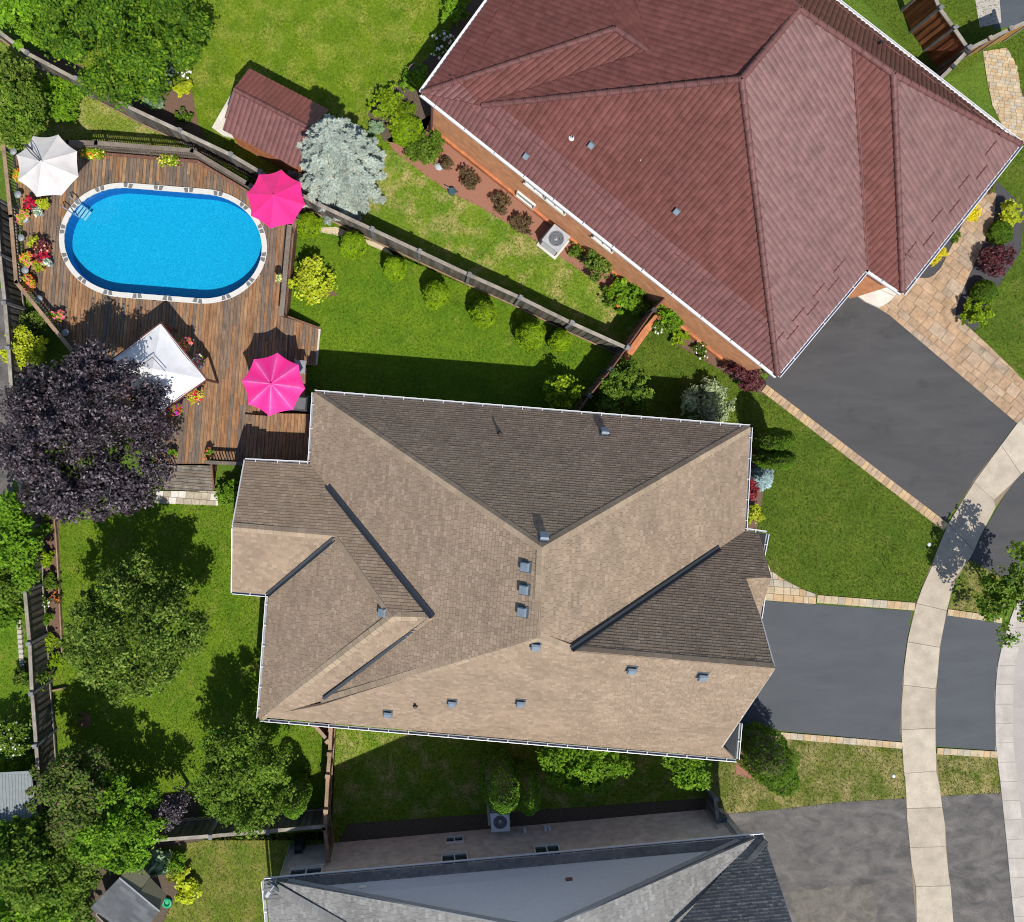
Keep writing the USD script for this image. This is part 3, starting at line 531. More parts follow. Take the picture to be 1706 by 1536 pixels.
def outward(p0, p1, centre):
    d = unit(np.asarray(p1) - np.asarray(p0)); o = np.array([d[1], -d[0], 0]); o = unit(o)
    return o if np.dot((np.asarray(p0) + p1) / 2 - centre, o) > 0 else -o
def roof_vent(parent, face, px, py, s=.2, hgt=.22, ang=None, name='roof_vent'):
    p = face.hit(px, py); a, d, n = face.a, face.d, face.n
    m = MB().box(p + n * .015, (a, d, n), (s * 1.25, s * 1.3, .014)).box(p + n * hgt * .5, (a, d, n), (s * .85, s * .85, hgt * .5))
    v = part(name, m, M['vent'], parent)
    cap = trimesh.creation.box((2 * s, 2.1 * s, .07)); cv = np.array(cap.vertices); top = cv[:, 2] > 0; cv[top, :2] *= .8
    part('hood', (p + np.outer(cv[:, 0], a) + np.outer(cv[:, 1], d) + np.outer(cv[:, 2] + hgt, n), np.array(cap.faces)[:, ::1] if np.dot(np.cross(a, d), n) > 0 else np.array(cap.faces)[:, ::-1]), M['vent_top'], v)
    return v
def pipe(parent, face, px, py, r=.045, h=.4, m='black', name='vent_pipe'):
    p = face.hit(px, py); q = MB().tube([p - (0, 0, .1), p + (0, 0, h)], r, 10); q.lathe(p + face.n * .02, [(r, .05), (r * 1.9, .0), (r * 2.0, -.03)], 12)
    return part(name, q, M[m], parent)
def walls(parent, foot, z1, m, z0=0.0, th=.2, name='wall'):
    ring = list(foot.exterior.coords)
    for a, b in zip(ring[:-1], ring[1:]):
        if math.dist(a, b) < .05: continue
        part(name, MB().bar((*a, (z0 + z1) / 2), (*b, (z0 + z1) / 2), th, z1 - z0), m, parent)

# ---- the tan shingled house in the middle
px1 = dict(A=(524, 654), B=(1249, 712), E=(1240, 884), D=(1277, 889), Ci=(517, 773), C0=(408, 768), Wb=(387, 985), Wi=(447, 990), G=(432, 1197), F=(1227, 1265), R1=(903, 912), R2=(897, 1062), J=(950, 1083), K=(1291, 1113), Q=(655, 1027), T=(722, 1028), M=(535, 1170), U0=(388, 878), U1=(562, 893))
z1 = dict(R1=8.65, R2=8.65, J=8.04, K=8.08, Q=6.54, T=6.54, M=4.11, U0=4.86, U1=4.86)
p = {k: W(*v, z1.get(k, 3.2)) for k, v in px1.items()}
tan = thing('bungalow', 'large house with tan and brown shingle roof in the middle of the picture', 'house', W(860, 960))
gable_n, gable_s = W(1242, 966, 3.9), W(1203, 1245, 3.4)
faces1 = dict(N=['A', 'B', 'R1'], Ef=['B', 'E', 'J', 'R2', 'R1'], Wf=['A', 'Ci', 'T', 'M', 'R2', 'R1'], WN=['C0', 'Ci', 'T', 'Q', 'U1', 'U0'], WS=['Wb', 'Wi', 'U1', 'U0'], W2=['Wi', 'G', 'Q', 'U1'], S2=['G', 'Q', 'T', 'M'])
F1 = {k: Face([p[x] for x in v]) for k, v in faces1.items()}
fGN = Face([p['E'], p['D'], p['K'], p['J']]); fS = Face([p['F'], p['K'], p['J'], p['R2'], p['M'], p['G']])
# the east gable: both slopes stop at a raked edge
rN = fGN.hit(1241, 965); rN2 = fGN.hit(1285, 965); rS = fS.hit(1203, 1244); rS2 = fS.hit(1223, 1263)
F1['GN'] = Face([p['E'], fGN.hit(1264, 888), fGN.hit(1285, 962), fGN.hit(1243, 964), fGN.hit(1268, 1030), p['K'], p['J']], fGN)
pr1 = fGN.hit(1285, 963); pr0 = pr1 - U * 1.6; F1['PS'] = Face([pr0, pr1, W(1265, 1026, 3.35), W(1265, 1026, 3.35) - U * 1.5])
F1['S'] = Face([p['K'], p['J'], p['R2'], p['M'], p['G'], rS2, rS], fS)
roof = part('roof', MB(), None, tan) if False else None
rm = MB()
for f in F1.values(): rm.add(*slab(f).arr())
roof = part('roof', rm, M['shingle'], tan)
for i, (k, f) in enumerate(F1.items()): part('shingle_field', shingles(f, i + 1), M['shingle'], roof, kind='stuff')
for a, b, x, y in (('A', 'R1', 'N', 'Wf'), ('B', 'R1', 'N', 'Ef'), ('R1', 'R2', 'Ef', 'Wf'), ('M', 'R2', 'Wf', 'S'), ('R2', 'J', 'Ef', 'S'), ('J', 'K', 'GN', 'S'), ('U0', 'U1', 'WN', 'WS'), ('U1', 'Q', 'WN', 'W2'), ('Q', 'T', 'WN', 'S2'), ('G', 'Q', 'W2', 'S2')):
    hip(roof, p[a], p[b], F1[x], F1[y], .17, .3, M['cap'])
V1a, V1b, V1c = p['Ci'] + (p['T'] - p['Ci']) * .16, p['E'] + (p['J'] - p['E']) * .17, p['M'] + (p['T'] - p['M']) * .04
valley(roof, V1a, p['T'], F1['WN'], F1['Wf'], .14, M['flash'])
valley(roof, V1b, p['J'], F1['Ef'], F1['GN'], .13, M['flash'])
valley(roof, V1c, p['T'] + (p['M'] - p['T']) * .03, F1['S2'], F1['Wf'], .14, M['flash'])
valley(roof, p['Wi'], p['U1'] + (p['Wi'] - p['U1']) * .03, F1['WS'], F1['W2'], .11, M['flash'])
cen1 = W(860, 950, 3.2)
for a, b, c in (('A', 'B', 1), ('B', 'E', 1), ('A', 'Ci', 1), ('Ci', 'C0', 1), ('Wb', 'Wi', 1), ('Wi', 'G', 1), ('G', 'F', 1)):
    o = outward(p[a], p[b], cen1)
    if (a, b) == ('Ci', 'C0'): o = V
    if (a, b) == ('Wb', 'Wi'): o = -V
    gutter(tan, p[a], p[b], o, M['white'], M['gutter_in'])
gutter(tan, p['E'], p['D'], V, M['white'], M['gutter_in'])
gutter(tan, p['D'], W(1270, 925, 3.2), U, M['white'], M['gutter_in'], hstep=.9)
gutter(tan, W(1272, 985, 3.2), W(1265, 1030, 3.2), U, M['white'], M['gutter_in'], hstep=.9)
gutter(tan, p['F'], W(1232, 1205, 3.2), U, M['white'], M['gutter_in'], hstep=.9)
for a, b in (('U0', 'C0'), ('U0', 'Wb')): part('barge_board', MB().bar(p[a] - (.02, 0, .03), p[b] - (.02, 0, .03), .04, .18), M['white'], tan)
part('barge_board', MB().bar(fGN.hit(1268, 1030) - (0, 0, .1), p['K'] - (0, 0, .1), .04, .16), M['frame'], tan); part('barge_board', MB().bar(rS - (0, 0, .1), p['K'] - (0, 0, .1), .04, .16), M['frame'], tan)
# small lean-to strips at the foot of the gable, seen dark between rake and gutter
eN = [W(1264, 888, 3.26), W(1276, 890, 3.22), W(1270, 930, 3.22), W(1262, 920, 3.35)]
eS = [rS2, W(1226, 1264, 3.22), W(1231, 1207, 3.22), W(1204, 1243, 3.3)]
eM = [W(1262, 1012, 3.3), W(1270, 985, 3.22), W(1264, 1029, 3.22)]
for q in (eN, eS, eM):
    b = MB(); n_ = len(q); b.add(list(q) + [x - (0, 0, .05) for x in q], [(0, i, i + 1) for i in range(1, n_ - 1)] + [(0, i + 1, i) for i in range(1, n_ - 1)]); part('return_roof', b, M['flash'], tan)
for x, y, k in ((877, 944, 'Wf'), (875, 982, 'Wf'), (872, 1019, 'Wf'), (906, 897, 'N'), (1007, 722, 'N'), (892, 1073, 'S'), (1052, 1113, 'S'), (1170, 1124, 'S'), (753, 1168, 'S'), (867, 1168, 'S'), (646, 1186, 'S'), (640, 1020, 'W2')):
    roof_vent(tan, F1[k], x, y, .15, .15)
for x, y, k in ((832, 723, 'N'), (692, 1175, 'S')):
    pipe(roof, F1[k], x, y, .05, .3)
eave1 = Polygon([tuple(p[k][:2]) for k in ('A', 'B', 'E', 'D')] + [tuple(W(1262, 1200, 3.2)[:2]), tuple(W(1222, 1225, 3.2)[:2])] + [tuple(p[k][:2]) for k in ('F', 'G', 'Wi', 'Wb', 'C0', 'Ci')])
foot1 = Polygon([tuple(p[k][:2]) for k in ('A', 'B', 'E', 'D')] + [tuple(p[k][:2]) for k in ('F', 'G', 'Wi', 'Wb', 'C0', 'Ci')]).buffer(-.42, join_style=2).difference(sbox(p['K'][0] - .62, p['F'][1] - 5, 30, p['E'][1] - .55))
walls(tan, foot1, 3.15, M['brick_br'])
gb = [W(1266, 935, 3.2), W(1203, 1244, 3.2), p['K'] - (.3, 0, .25)]
gx = min(q[0] for q in gb[:2]); gab = [np.array([p['K'][0] - .55, q[1], q[2]]) for q in gb]
part('gable_wall', MB().add(gab + [q - (.15, 0, 0) for q in gab], [[0, 1, 2], [3, 5, 4], [0, 3, 1], [1, 3, 4], [0, 2, 3], [2, 5, 3], [1, 4, 2], [2, 4, 5]]), M['brick_br'], tan)
# soffit closes the eaves
part('soffit', MB().sheet(eave1.buffer(-.02).difference(sbox(p['K'][0] - .7, p['F'][1] - 5, 30, p['E'][1] + .05)), 3.1), M['white'], tan)

# ---- the red metal roof, top right
px2 = dict(a=(703, 155), b=(1295, 625), c=(1444, 447), d=(1503, 487), e=(1699, 240), f=(1022, -286), h=(962, -204), R1=(1235, 132), R2=(1331, 16), M=(803, 176), T=(1083, 87), Q=(1025, 48), Vt=(1420, 76), X=(1488, 124), M2=(991, -200))
z2 = dict(R1=8.0, R2=8.0, M=4.31, T=6.35, Q=6.2, Vt=6.9, X=6.9, M2=4.4)
r = {k: W(*v, z2.get(k, 3.7)) for k, v in px2.items()}
red = thing('bungalow', 'large brick house with dark red ribbed metal roof at top right', 'house', W(1150, 300))
faces2 = dict(SW=['a', 'b', 'R1', 'M'], SWs=['a', 'M', 'T', 'Q'], NW=['M', 'R1', 'R2', 'f', 'M2', 'T'], WNW=['a', 'h', 'Q'], WNE=['Q', 'h', 'f', 'M2', 'T'], SE=['b', 'c', 'Vt', 'R2', 'R1'], st=['c', 'd', 'X', 'Vt'], SEw=['d', 'e', 'X'], NE=['e', 'f', 'R2', 'Vt', 'X'])
F2 = {k: Face([r[x] for x in v]) for k, v in faces2.items()}
rm = MB()
for f in F2.values(): rm.add(*slab(f, .05).arr())
roof2 = part('roof', rm, M['tile'], red)
for k, f in F2.items():
    if k in ('SW', 'SWs'):
        t1 = f.poly.bounds[3]; cut = t1 - .36 * 4
        tile_part('tile_field', f, M['tile'], roof2, tmax=cut); tile_part('eave_tile_field', f, M['tile_mid'], roof2, 'slightly paler lowest courses of tiles', tmin=cut)
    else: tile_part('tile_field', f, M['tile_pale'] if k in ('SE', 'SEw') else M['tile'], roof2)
def ridge_tiles(parent, p0, p1, rr=.11, seg=.42):
    p0, p1 = np.asarray(p0), np.asarray(p1); n = max(1, int(round(np.linalg.norm(p1 - p0) / seg))); d = unit(p1 - p0)
    for i in range(n):
        a, b = p0 + (p1 - p0) * (i / n), p0 + (p1 - p0) * ((i + 1) / n) - d * .012
        part('ridge_tile', MB().tube([a + (0, 0, .02), b - d * .05 + (0, 0, .02), b - d * .049 + (0, 0, .025), b + (0, 0, .025)], [rr, rr, rr * 1.12, rr * 1.12], 10), M['tile_cap'], parent, smooth=40)
for a, b in (('a', 'Q'), ('Q', 'T'), ('M', 'R1'), ('R1', 'R2'), ('R1', 'b'), ('R2', 'Vt'), ('Vt', 'X'), ('X', 'd'), ('X', 'e'), ('R2', 'f')): ridge_tiles(roof2, r[a], r[b])
valley(roof2, r['c'], r['Vt'], F2['SE'], F2['st'], .06, M['guard'], .045); valley(roof2, r['M'], r['T'], F2['SWs'], F2['NW'], .06, M['guard'], .045); valley(roof2, r['M2'], r['T'], F2['WNE'], F2['NW'], .06, M['guard'], .045)
for a, b in (('a', 'b'), ('b', 'c'), ('c', 'd'), ('d', 'e'), ('e', 'f'), ('f', 'a')):
    o = outward(r[a], r[b], W(1150, 250, 3.7)); o = -Rv if (a, b) == ('c', 'd') else o
    gp = gutter(red, r[a], r[b], o, M['white'], M['white'], .13, True, 1.4)
def guards(face, a, b, rows, n, phase):
    a, b = np.asarray(a), np.asarray(b); e = unit(b - a); L_ = np.linalg.norm(b - a)
    for k in range(1, n - 1):
        up = rows[k % len(rows)]; c = a + e * (L_ * (k + .5 + phase) / n) - face.d * up + face.n * .06
        part('snow_guard', MB().bar(c - e * .33, c + e * .33, .03, .03, face.n), M['guard'], roof2)
guards(F2['SW'], r['a'], r['b'], [.75, 1.2], 26, 0); guards(F2['SE'], r['b'], r['c'], [.8, 1.15], 9, 0); guards(F2['SEw'], r['d'], r['e'], [.7, 1.1], 9, 0); guards(F2['st'], r['c'], r['d'], [.6, 1.2], 3, 0); guards(F2['WNW'], r['a'], r['h'], [.7, 1.1], 12, 0); guards(F2['NE'], r['e'], r['f'], [.7, 1.1], 24, 0)
for x, y in ((878, 259), (986, 241), (1128, 351)): roof_vent(red, F2['SW'], x, y, .11, .16)
wp_ = pipe(roof2, F2['SW'], 953, 229, .06, .1, 'white', 'white_vent_pipe'); part('vent_pipe_opening', MB().lathe(F2['SW'].hit(953, 229) + (0, 0, .1), [(.045, 0), (.045, .012), (0, .012)], 12), M['black'], roof2); pipe(roof2, F2['SW'], 1067, 267, .015, .06, 'white', 'small_vent_pipe'); pipe(roof2, F2['NE'], 1462, 74, .05, .3)
foot2 = Polygon([tuple(r[k][:2]) for k in ('a', 'b', 'c', 'd', 'e', 'f')]).buffer(-.32, join_style=2)
walls(red, foot2, 3.65, M['brick_or']); part('soffit', MB().sheet(Polygon([tuple(r[k][:2]) for k in ('a', 'b', 'c', 'd', 'e', 'f')]).buffer(-.02), 3.6), M['frame'], red)
sw0 = np.array([*foot2.exterior.coords[0], 0]); ring2 = [np.array([*c, 0]) for c in foot2.exterior.coords]
wa = min(ring2, key=lambda q: np.linalg.norm(q[:2] - r['a'][:2])); wb = min(ring2, key=lambda q: np.linalg.norm(q[:2] - r['b'][:2])); we = unit(wb - wa); wo = np.array([we[1], -we[0], 0]); wo = wo if np.dot(wo, [-1, -1, 0]) > 0 else -wo
def window(parent, c, e, o, w, h, sill=True, panes=2, mf=None, name='window'):
    mf = mf or M['frame']; fr = MB(); t = .045; up = Z
    for s in (-1, 1): fr.box(c + e * s * w / 2 + o * .03, (e, o, up), (t / 2, .05, h / 2 + t / 2)); fr.box(c + up * s * h / 2 + o * .031, (e, o, up), (w / 2 - t / 2, .05, t / 2))
    for i in range(1, panes): fr.box(c + e * (i / panes - .5) * w + o * .025, (e, o, up), (t / 2, .035, h / 2 - t / 2))
    wn = part(name, fr, mf, parent)
    for i in range(panes): part('pane', MB().box(c + e * ((i + .5) / panes - .5) * w + o * .01, (e, o, up), (w / panes / 2 - t / 2, .008, h / 2 - t / 2)), M['glass'], wn)
    if sill: part('sill', MB().box(c - up * (h / 2 + .08) + o * .045, (e, o, up), (w / 2 + .06, .06, .04)), M['slab'], wn)
def on_wall(px, py, zz, A, e):
    o = W(px, py, zz); return A + e * np.dot(o - A, e) + (0, 0, zz)
for px_, py_ in ((885, 322), (921, 348), (1000, 413)): window(red, on_wall(px_, py_, 2.8, wa, we) + wo * .1, we, wo, .92, .85)
window(red, on_wall(872, 338, .55, wa, we) + wo * .1, we, wo, .9, .5, True, 1)
part('plinth', MB().bar(wa + wo * .14 + (0, 0, .15), wb + wo * .14 + (0, 0, .15), .12, .3), M['orange_wood'], red)
part('corner_post', MB().tube([wa + wo * .2 + we * .1, wa + wo * .2 + we * .1 + (0, 0, 3.5)], .05, 8), M['tile_cap'], red)

# ---- the grey roofed house along the bottom
grey = thing('bungalow', 'brown brick house with grey shingle roof and blue grey gable at bottom edge', 'house', W(860, 1480))
n1, n2 = W(440, 1468, 3.3), W(1272, 1393, 3.3); ge = unit(n2 - n1); gs = np.array([ge[1], -ge[0], 0]); gs = gs if gs[1] < 0 else -gs   # gs points south
Lk, Rk, Ak = W(480, 1468, 3.5), W(1231, 1401, 3.5), W(905, 1550, 8.1)
fW_ = Face([Lk, Ak, Ak + gs * 9, Lk + gs * 9]); fE_ = Face([Rk, Ak, Ak + gs * 9, Rk + gs * 9])
gn3 = W(1320, 1536, 5.94); fN_ = Face([n2, gn3, n2 - ge * 2, gn3 - ge * 2]); apx = W(1345, 1610, 7.2)
def meet(fa, fb, px_, py_):
    return (fa.hit(px_, py_) + fb.hit(px_, py_)) / 2
v0, v1_ = n2 + np.array([0, 0, .02]), meet(fE_, fN_, 1110, 1583)
wl0 = n1 + gs * 9.3
F3 = dict(W=Face([n1, Lk, Ak, Ak + gs * 9, wl0]), E=Face([Rk, v0, v1_, v1_ + (Ak - v1_) * .2 + gs * 5, Ak + gs * 9, Ak]), N=Face([n2 - ge * .35, n2, apx, fN_.hit(1090, 1605), fN_.hit(1085, 1590)], fN_))
skN = [n1, n2, Rk + gs * .0, Lk]; wall_n = Lk + gs * .35; 
F3['skirt'] = Face([n1 - ge * 0, n2, n2 + gs * .55 + (0, 0, .32), n1 + gs * .55 + (0, 0, .32)])
rm = MB()
for f in F3.values(): rm.add(*slab(f).arr())
roof3 = part('roof', rm, M['shingle_grey'], grey)
for i, (k, f) in enumerate(F3.items()): part('shingle_field', shingles(f, 30 + i), M['shingle_grey'], roof3, kind='stuff')
h0, h1 = n1 + np.array([.35, -.1, .1]), F3['W'].hit(590, 1552)
fH = Face([n1, h1, h1 + gs * 3, n1 + gs * 3]); fH2 = F3['W']
class _F: pass
ha = _F(); ha.n = F3['W'].n; ha.c = h0 + np.array([-1, -1, 0]); hb = _F(); hb.n = F3['W'].n; hb.c = h0 + np.array([1, 1, 0]); hb.c[2] += .2
hip(roof3, h0, h1, ha, hb, .2, .3, M['cap_grey'], lift=.07)
part('hip_flashing', MB().bar(h0 + (.26, .1, .05), h1 + (.26, .1, .05), .16, .05), M['dark'], roof3)
hip(roof3, n2 + np.array([-.05, -.05, .12]), v1_ + (0, 0, .1), F3['N'], F3['E'], .22, .3, M['cap_grey'], lift=.09)
part('valley_flashing', MB().bar(n2 + (.06, -.2, .15), v1_ + (.22, -.12, .1), .18, .06), M['dark'], roof3)
# gable wall of lapped siding between the rakes
gw = .34; gA, gL, gR = Ak + gs * gw - (0, 0, .12), Lk + gs * gw - (0, 0, .05), Rk + gs * gw - (0, 0, .05)
tri = Polygon([(0, gL[2]), (np.dot(gR - gL, ge), gR[2]), (np.dot(gA - gL, ge), gA[2])]); zz = 3.3; gwall = None
gwall = part('gable_wall', MB().add([gL + gs * .05, gR + gs * .05, gA + gs * .05, gL + gs * .15, gR + gs * .15, gA + gs * .15], [[0, 2, 1], [3, 4, 5], [0, 1, 4], [0, 4, 3], [1, 2, 5], [1, 5, 4], [2, 0, 3], [2, 3, 5]]), M['siding'], grey)
while zz < 8.1:
    q = tri.intersection(sbox(-1, zz, 40, zz + .15))
    if q.area > .02:
        ring = np.array(q.exterior.coords)[:-1]; k = len(ring); front = [gL * (1, 1, 0) + ge * u + Z * t - gs * (.008 + .034 * (1 - (t - zz) / .15)) for u, t in ring]; back = [gL * (1, 1, 0) + ge * u + Z * t + gs * .03 for u, t in ring]
        part('siding_board', MB().add(front + back, [(0, i, i + 1) for i in range(1, k - 1)] + [(0, i + 1, i) for i in range(1, k - 1)] + [(i, (i + 1) % k, k + i) for i in range(k)] + [((i + 1) % k, k + (i + 1) % k, k + i) for i in range(k)]), M['siding'], gwall)
    zz += .15
vc = on_wall(948, 1464, 4.6, gL * (1, 1, 0), ge) - gs * .04; part('wall_vent', MB().box(vc, (ge, gs, Z), (.12, .03, .09)), M['tile_cap'], grey)
part('wall_vent', MB().box(on_wall(606, 1484, 3.85, gL * (1, 1, 0), ge) - gs * .04, (ge, gs, Z), (.14, .03, .09)), M['frame'], grey)
for a, b in ((Lk, Ak), (Rk, Ak)): part('barge_board', MB().bar(a - (0, 0, .06), b - (0, 0, .06), .05, .2), M['gutter_in'], grey)
gutter(grey, n1, n2, -gs, M['white'], M['gutter_in'], .1); gutter(grey, n1, wl0, -ge, M['white'], M['gutter_in'], .1); gutter(grey, n2 - ge * .1, n2 - ge * .1 + gs * .6, ge, M['white'], M['gutter_in'], .1, False)
wA, wB = n1 + ge * .55 + gs * .42, n2 - ge * .45 + gs * .42; wA[2] = wB[2] = 0
foot3 = Polygon([tuple(x[:2]) for x in (wA, wB, wB + gs * 9, wA + gs * 9)]); walls(grey, foot3, 3.25, M['brick_tan'])
on3 = -gs
def gwin(px_, py_, zc, w, h, panes=2, sill=True): window(grey, on_wall(px_, py_, zc, wA, ge) + on3 * .1, ge, on3, w, h, sill, panes)
gwin(757, 1426, 2.45, 1.0, .95); gwin(508, 1449, 2.5, 1.25, .9); gwin(912, 1416, 2.4, .95, .9); gwin(757, 1398, .75, .7, .45, 2, False)
for x_, sgn in ((1198, 1), (483, 1)):
    b = on_wall(x_, 1400, 0, wA, ge) + on3 * .16; part('downspout', MB().tube([b, b + (0, 0, 3.1), b - on3 * -.25 + (0, 0, 3.2)], .045, 8), M['grey'], grey)
for x_ in (875, 910, 916): b = on_wall(x_, 1392, .55, wA, ge); part('wall_vent', MB().box(b + on3 * .17, (ge, gs, Z), (.05, .08, .1)), M['white'], grey)
b = on_wall(1205, 1380, 1.1, wA, ge); part('meter_box', MB().box(b + on3 * .2, (ge, gs, Z), (.14, .1, .2)), M['vent'], grey); part('conduit', MB().tube([b + on3 * .14 - (0, 0, 1), b + on3 * .14 + (0, 0, 1.8)], .025, 6), M['grey'], grey)
b = on_wall(1180, 1370, .6, wA, ge); part('meter_pipe', MB().tube([b + on3 * .14 - (0, 0, .5), b + on3 * .14 + (0, 0, 1.2)], .025, 6), M['grey'], grey)
part('soffit', MB().sheet(Polygon([tuple(x[:2]) for x in (n1, n2, n2 + gs * 9, n1 + gs * 9)]).buffer(-.03), 3.2), M['frame'], grey)
dish = thing('satellite_dish', 'grey satellite dish on the corner of the grey shingle roof', 'satellite dish', W(458, 1474, 3.5))
dc_ = W(458, 1472, 3.8); part('mast', MB().tube([dc_ - (0, 0, .4), dc_], .025, 8), M['grey'], dish); dl = MB().lathe((0, 0, 0), [(0.0, 0), (.12, .02), (.22, .06), (.3, .12), (.3, .13), (.0, .02)], 20)
v_, f_ = dl.arr(); ax = unit([-.5, -.6, .6]); a_ = unit(np.cross(ax, Z)); b_ = np.cross(ax, a_); part('dish', (dc_ + np.outer(v_[:, 0], a_) + np.outer(v_[:, 1], b_) + np.outer(v_[:, 2], ax), f_[:, ::-1]), M['vent'], dish)
part('arm', MB().tube([dc_ - b_ * .1, dc_ + ax * .42], .015, 6), M['white'], dish); part('receiver', MB().box(dc_ + ax * .44, (a_, b_, ax), (.06, .06, .09)), M['white'], dish)
# ------------------------------------------------------------------ pool deck
DZ = .80
railW = XY([(6, 245), (18, 360), (27, 470), (118, 582)], DZ + .95)
railN = XY([(60, 233), (112, 237), (160, 238), (320, 251), (412, 306), (492, 352)], DZ + 1.0)
deck_poly = Polygon(railW + XY([(250, 745), (262, 772), (404, 772), (404, 772), (444, 770), (448, 686), (508, 688), (508, 612), (478, 606), (479, 530)], DZ) + [tuple(W(470, 524, DZ + .9)[:2])] + [tuple(W(484, 378, DZ + .9)[:2])] + railN[::-1]).buffer(0)
pc = W(271.5, 405, DZ + .06); PL, PR = 173.5 / S * (H - DZ) / H, 95.5 / S * (H - DZ) / H      # pool half length and half width
def stadium(l, r_, n=72):
    """Rounded oval in deck directions, fuller than a plain ellipse."""
    e = r_ * 1.14; st = l - e; q = n // 4; t = np.linspace(-np.pi / 2, np.pi / 2, n // 2 - 8); x = np.r_[st + e * np.cos(t), np.linspace(st, -st, 10)[1:-1], -st - e * np.cos(t), np.linspace(-st, st, 10)[1:-1]]; y = np.r_[r_ * np.sin(t), np.full(8, r_), -r_ * np.sin(t), np.full(8, -r_)]
    return pc[:2] + np.outer(x, U[:2]) + np.outer(y, V[:2])
pool_out, pool_mid, pool_in = stadium(PL, PR), stadium(PL - .1, PR - .1), stadium(PL - .215, PR - .215)
deck = thing('pool_deck', 'weathered brown wooden deck around the oval pool', 'deck', W(290, 450))
def boards(poly, parent, z, w=.138, seg=(1.6, 4.2), mats=M['deck'], name='deck_board', seed=1, ang=TH, cross=False):
    r_ = np.random.default_rng(seed); a = ang + (math.pi / 2 if cross else 0); loc = rot2(poly, -a); x0, y0, x1, y1 = loc.bounds; x = x0; n = 0
    while x < x1:
        y = y0 - r_.uniform(0, seg[1])
        while y < y1:
            l_ = r_.uniform(*seg); q = sbox(x + .0075, y + .003, x + w - .0075, y + l_ - .003).intersection(loc); y += l_
            for g_ in getattr(q, 'geoms', [q]):
                if g_.geom_type == 'Polygon' and g_.area > .004: part(name, MB().prism(rot2(g_, a), z - .03 + r_.uniform(-.003, .003), z + r_.uniform(-.003, .003)), mats[r_.integers(len(mats))], parent); n += 1
        x += w
    return n
NB = boards(deck_poly.difference(Polygon(pool_out)), deck, DZ, seg=(3.4, 4.9))
part('deck_frame', MB().prism(deck_poly.buffer(-.05).difference(Polygon(pool_out).buffer(.02)), DZ - .22, DZ - .05), M['deck_red'], deck)
ring = list(deck_poly.exterior.coords)
for a, b in zip(ring[:-1], ring[1:]):
    if math.dist(a, b) > .1: part('fascia', MB().bar((*a, DZ * .5 - .03), (*b, DZ * .5 - .03), .03, DZ - .02), M['deck_red'], deck)
def railing(name, label, pts, z0, z1, capw, mcap, mbal, step=.12, pw=.09, bal=.035, low=True, posts=2.0, cat='railing', parent=None):
    t = thing(name, label, cat, (*pts[0], z0)); pts = [np.array([*q, 0]) for q in pts]
    for a, b in zip(pts[:-1], pts[1:]):
        d = unit(b - a); L_ = np.linalg.norm(b - a)
        part('top_rail', MB().bar(a - d * capw * .4 + (0, 0, z1), b + d * capw * .4 + (0, 0, z1), capw, .04), mcap, t)
        if low: part('bottom_rail', MB().bar(a + (0, 0, z0 + .1), b + (0, 0, z0 + .1), .04, .08), mbal, t)
        n = max(1, int(L_ / posts))
        for i in range(n + 1): c = a + (b - a) * i / n; part('post', MB().box(c + (0, 0, (z0 + z1) / 2 - .02), (d, np.cross(Z, d), Z), (pw / 2, pw / 2, (z1 - z0) / 2 - .02)), mbal, t)
        n = int(L_ / step)
        for i in range(n): c = a + (b - a) * (i + .5) / n; part('baluster', MB().box(c + (0, 0, (z0 + z1) / 2 - .01), (d, np.cross(Z, d), Z), (bal / 2, .012, (z1 - z0) / 2 - .03)), mbal, t)
    return t
railing('deck_railing', 'tan topped wooden deck railing along the left side of the pool deck', railW, DZ, DZ + .95, .15, M['rail_tan'], M['fence'][1], .13)
tn = railing('lattice_fence', 'taupe slatted privacy fence along the upper edge of the pool deck', railN, DZ, DZ + 1.0, .17, M['rail_grey'], M['rail_grey'], .09, .09, .05, True, 1.6, 'fence')
for a, b in zip(railN[:-1], railN[1:]):
    part('middle_rail', MB().bar((*a, DZ + .55), (*b, DZ + .55), .05, .05), M['rail_grey'], tn)
    part('bench_plank', MB().bar((*(np.array(a) + V[:2] * -.18), DZ + .2), (*(np.array(b) + V[:2] * -.18), DZ + .2), .12, .04), M['deck_red'], tn)
railE = [tuple(W(482, 378, DZ + .9)[:2]), tuple(W(469, 523, DZ + .9)[:2])]
railing('deck_railing', 'dark brown deck railing between the pool and the globe shrub lawn', railE, DZ, DZ + .9, .19, M['rail_grey'], M['deck_red'], .11)
# stairs: three flights
def flight(name, label, polys, zs, mats, cross=False):
    t = thing(name, label, 'stairs', (*np.array(polys[0].centroid.coords[0]), 0))
    for q, z in zip(polys, zs):
        boards(q, t, z, .135, (3, 5), mats, 'tread_board', int(z * 100) + 3, TH, cross)
        ring_ = list(q.exterior.coords)
        part('riser', MB().prism(q.buffer(-.015), 0.01, z - .035), M['deck_red'], t)
    return t
k = 5; st1 = flight('deck_stairs', 'brown wooden steps going down from the deck to the side lawn', [PG([(479 + i * 10.4, 530 + i * 3.2), (479 + (i + 1) * 10.4, 530 + (i + 1) * 3.2), (477 + (i + 1) * 9.8, 606 + (i + 1) * .6), (477 + i * 9.8, 606 + i * .6)], DZ - .13 * i - .13) for i in range(k)], [DZ - .12 * (i + 1) for i in range(k)], M['deck'])
for a, b in (((478, 527), (533, 547)),): part('string_board', MB().bar(W(*a, DZ - .05), W(*b, .2), .06, .25), M['deck_red'], st1)
part('landing_edge', MB().bar(W(532, 548, .06), W(526, 608, .06), .12, .1), M['slab'], st1)
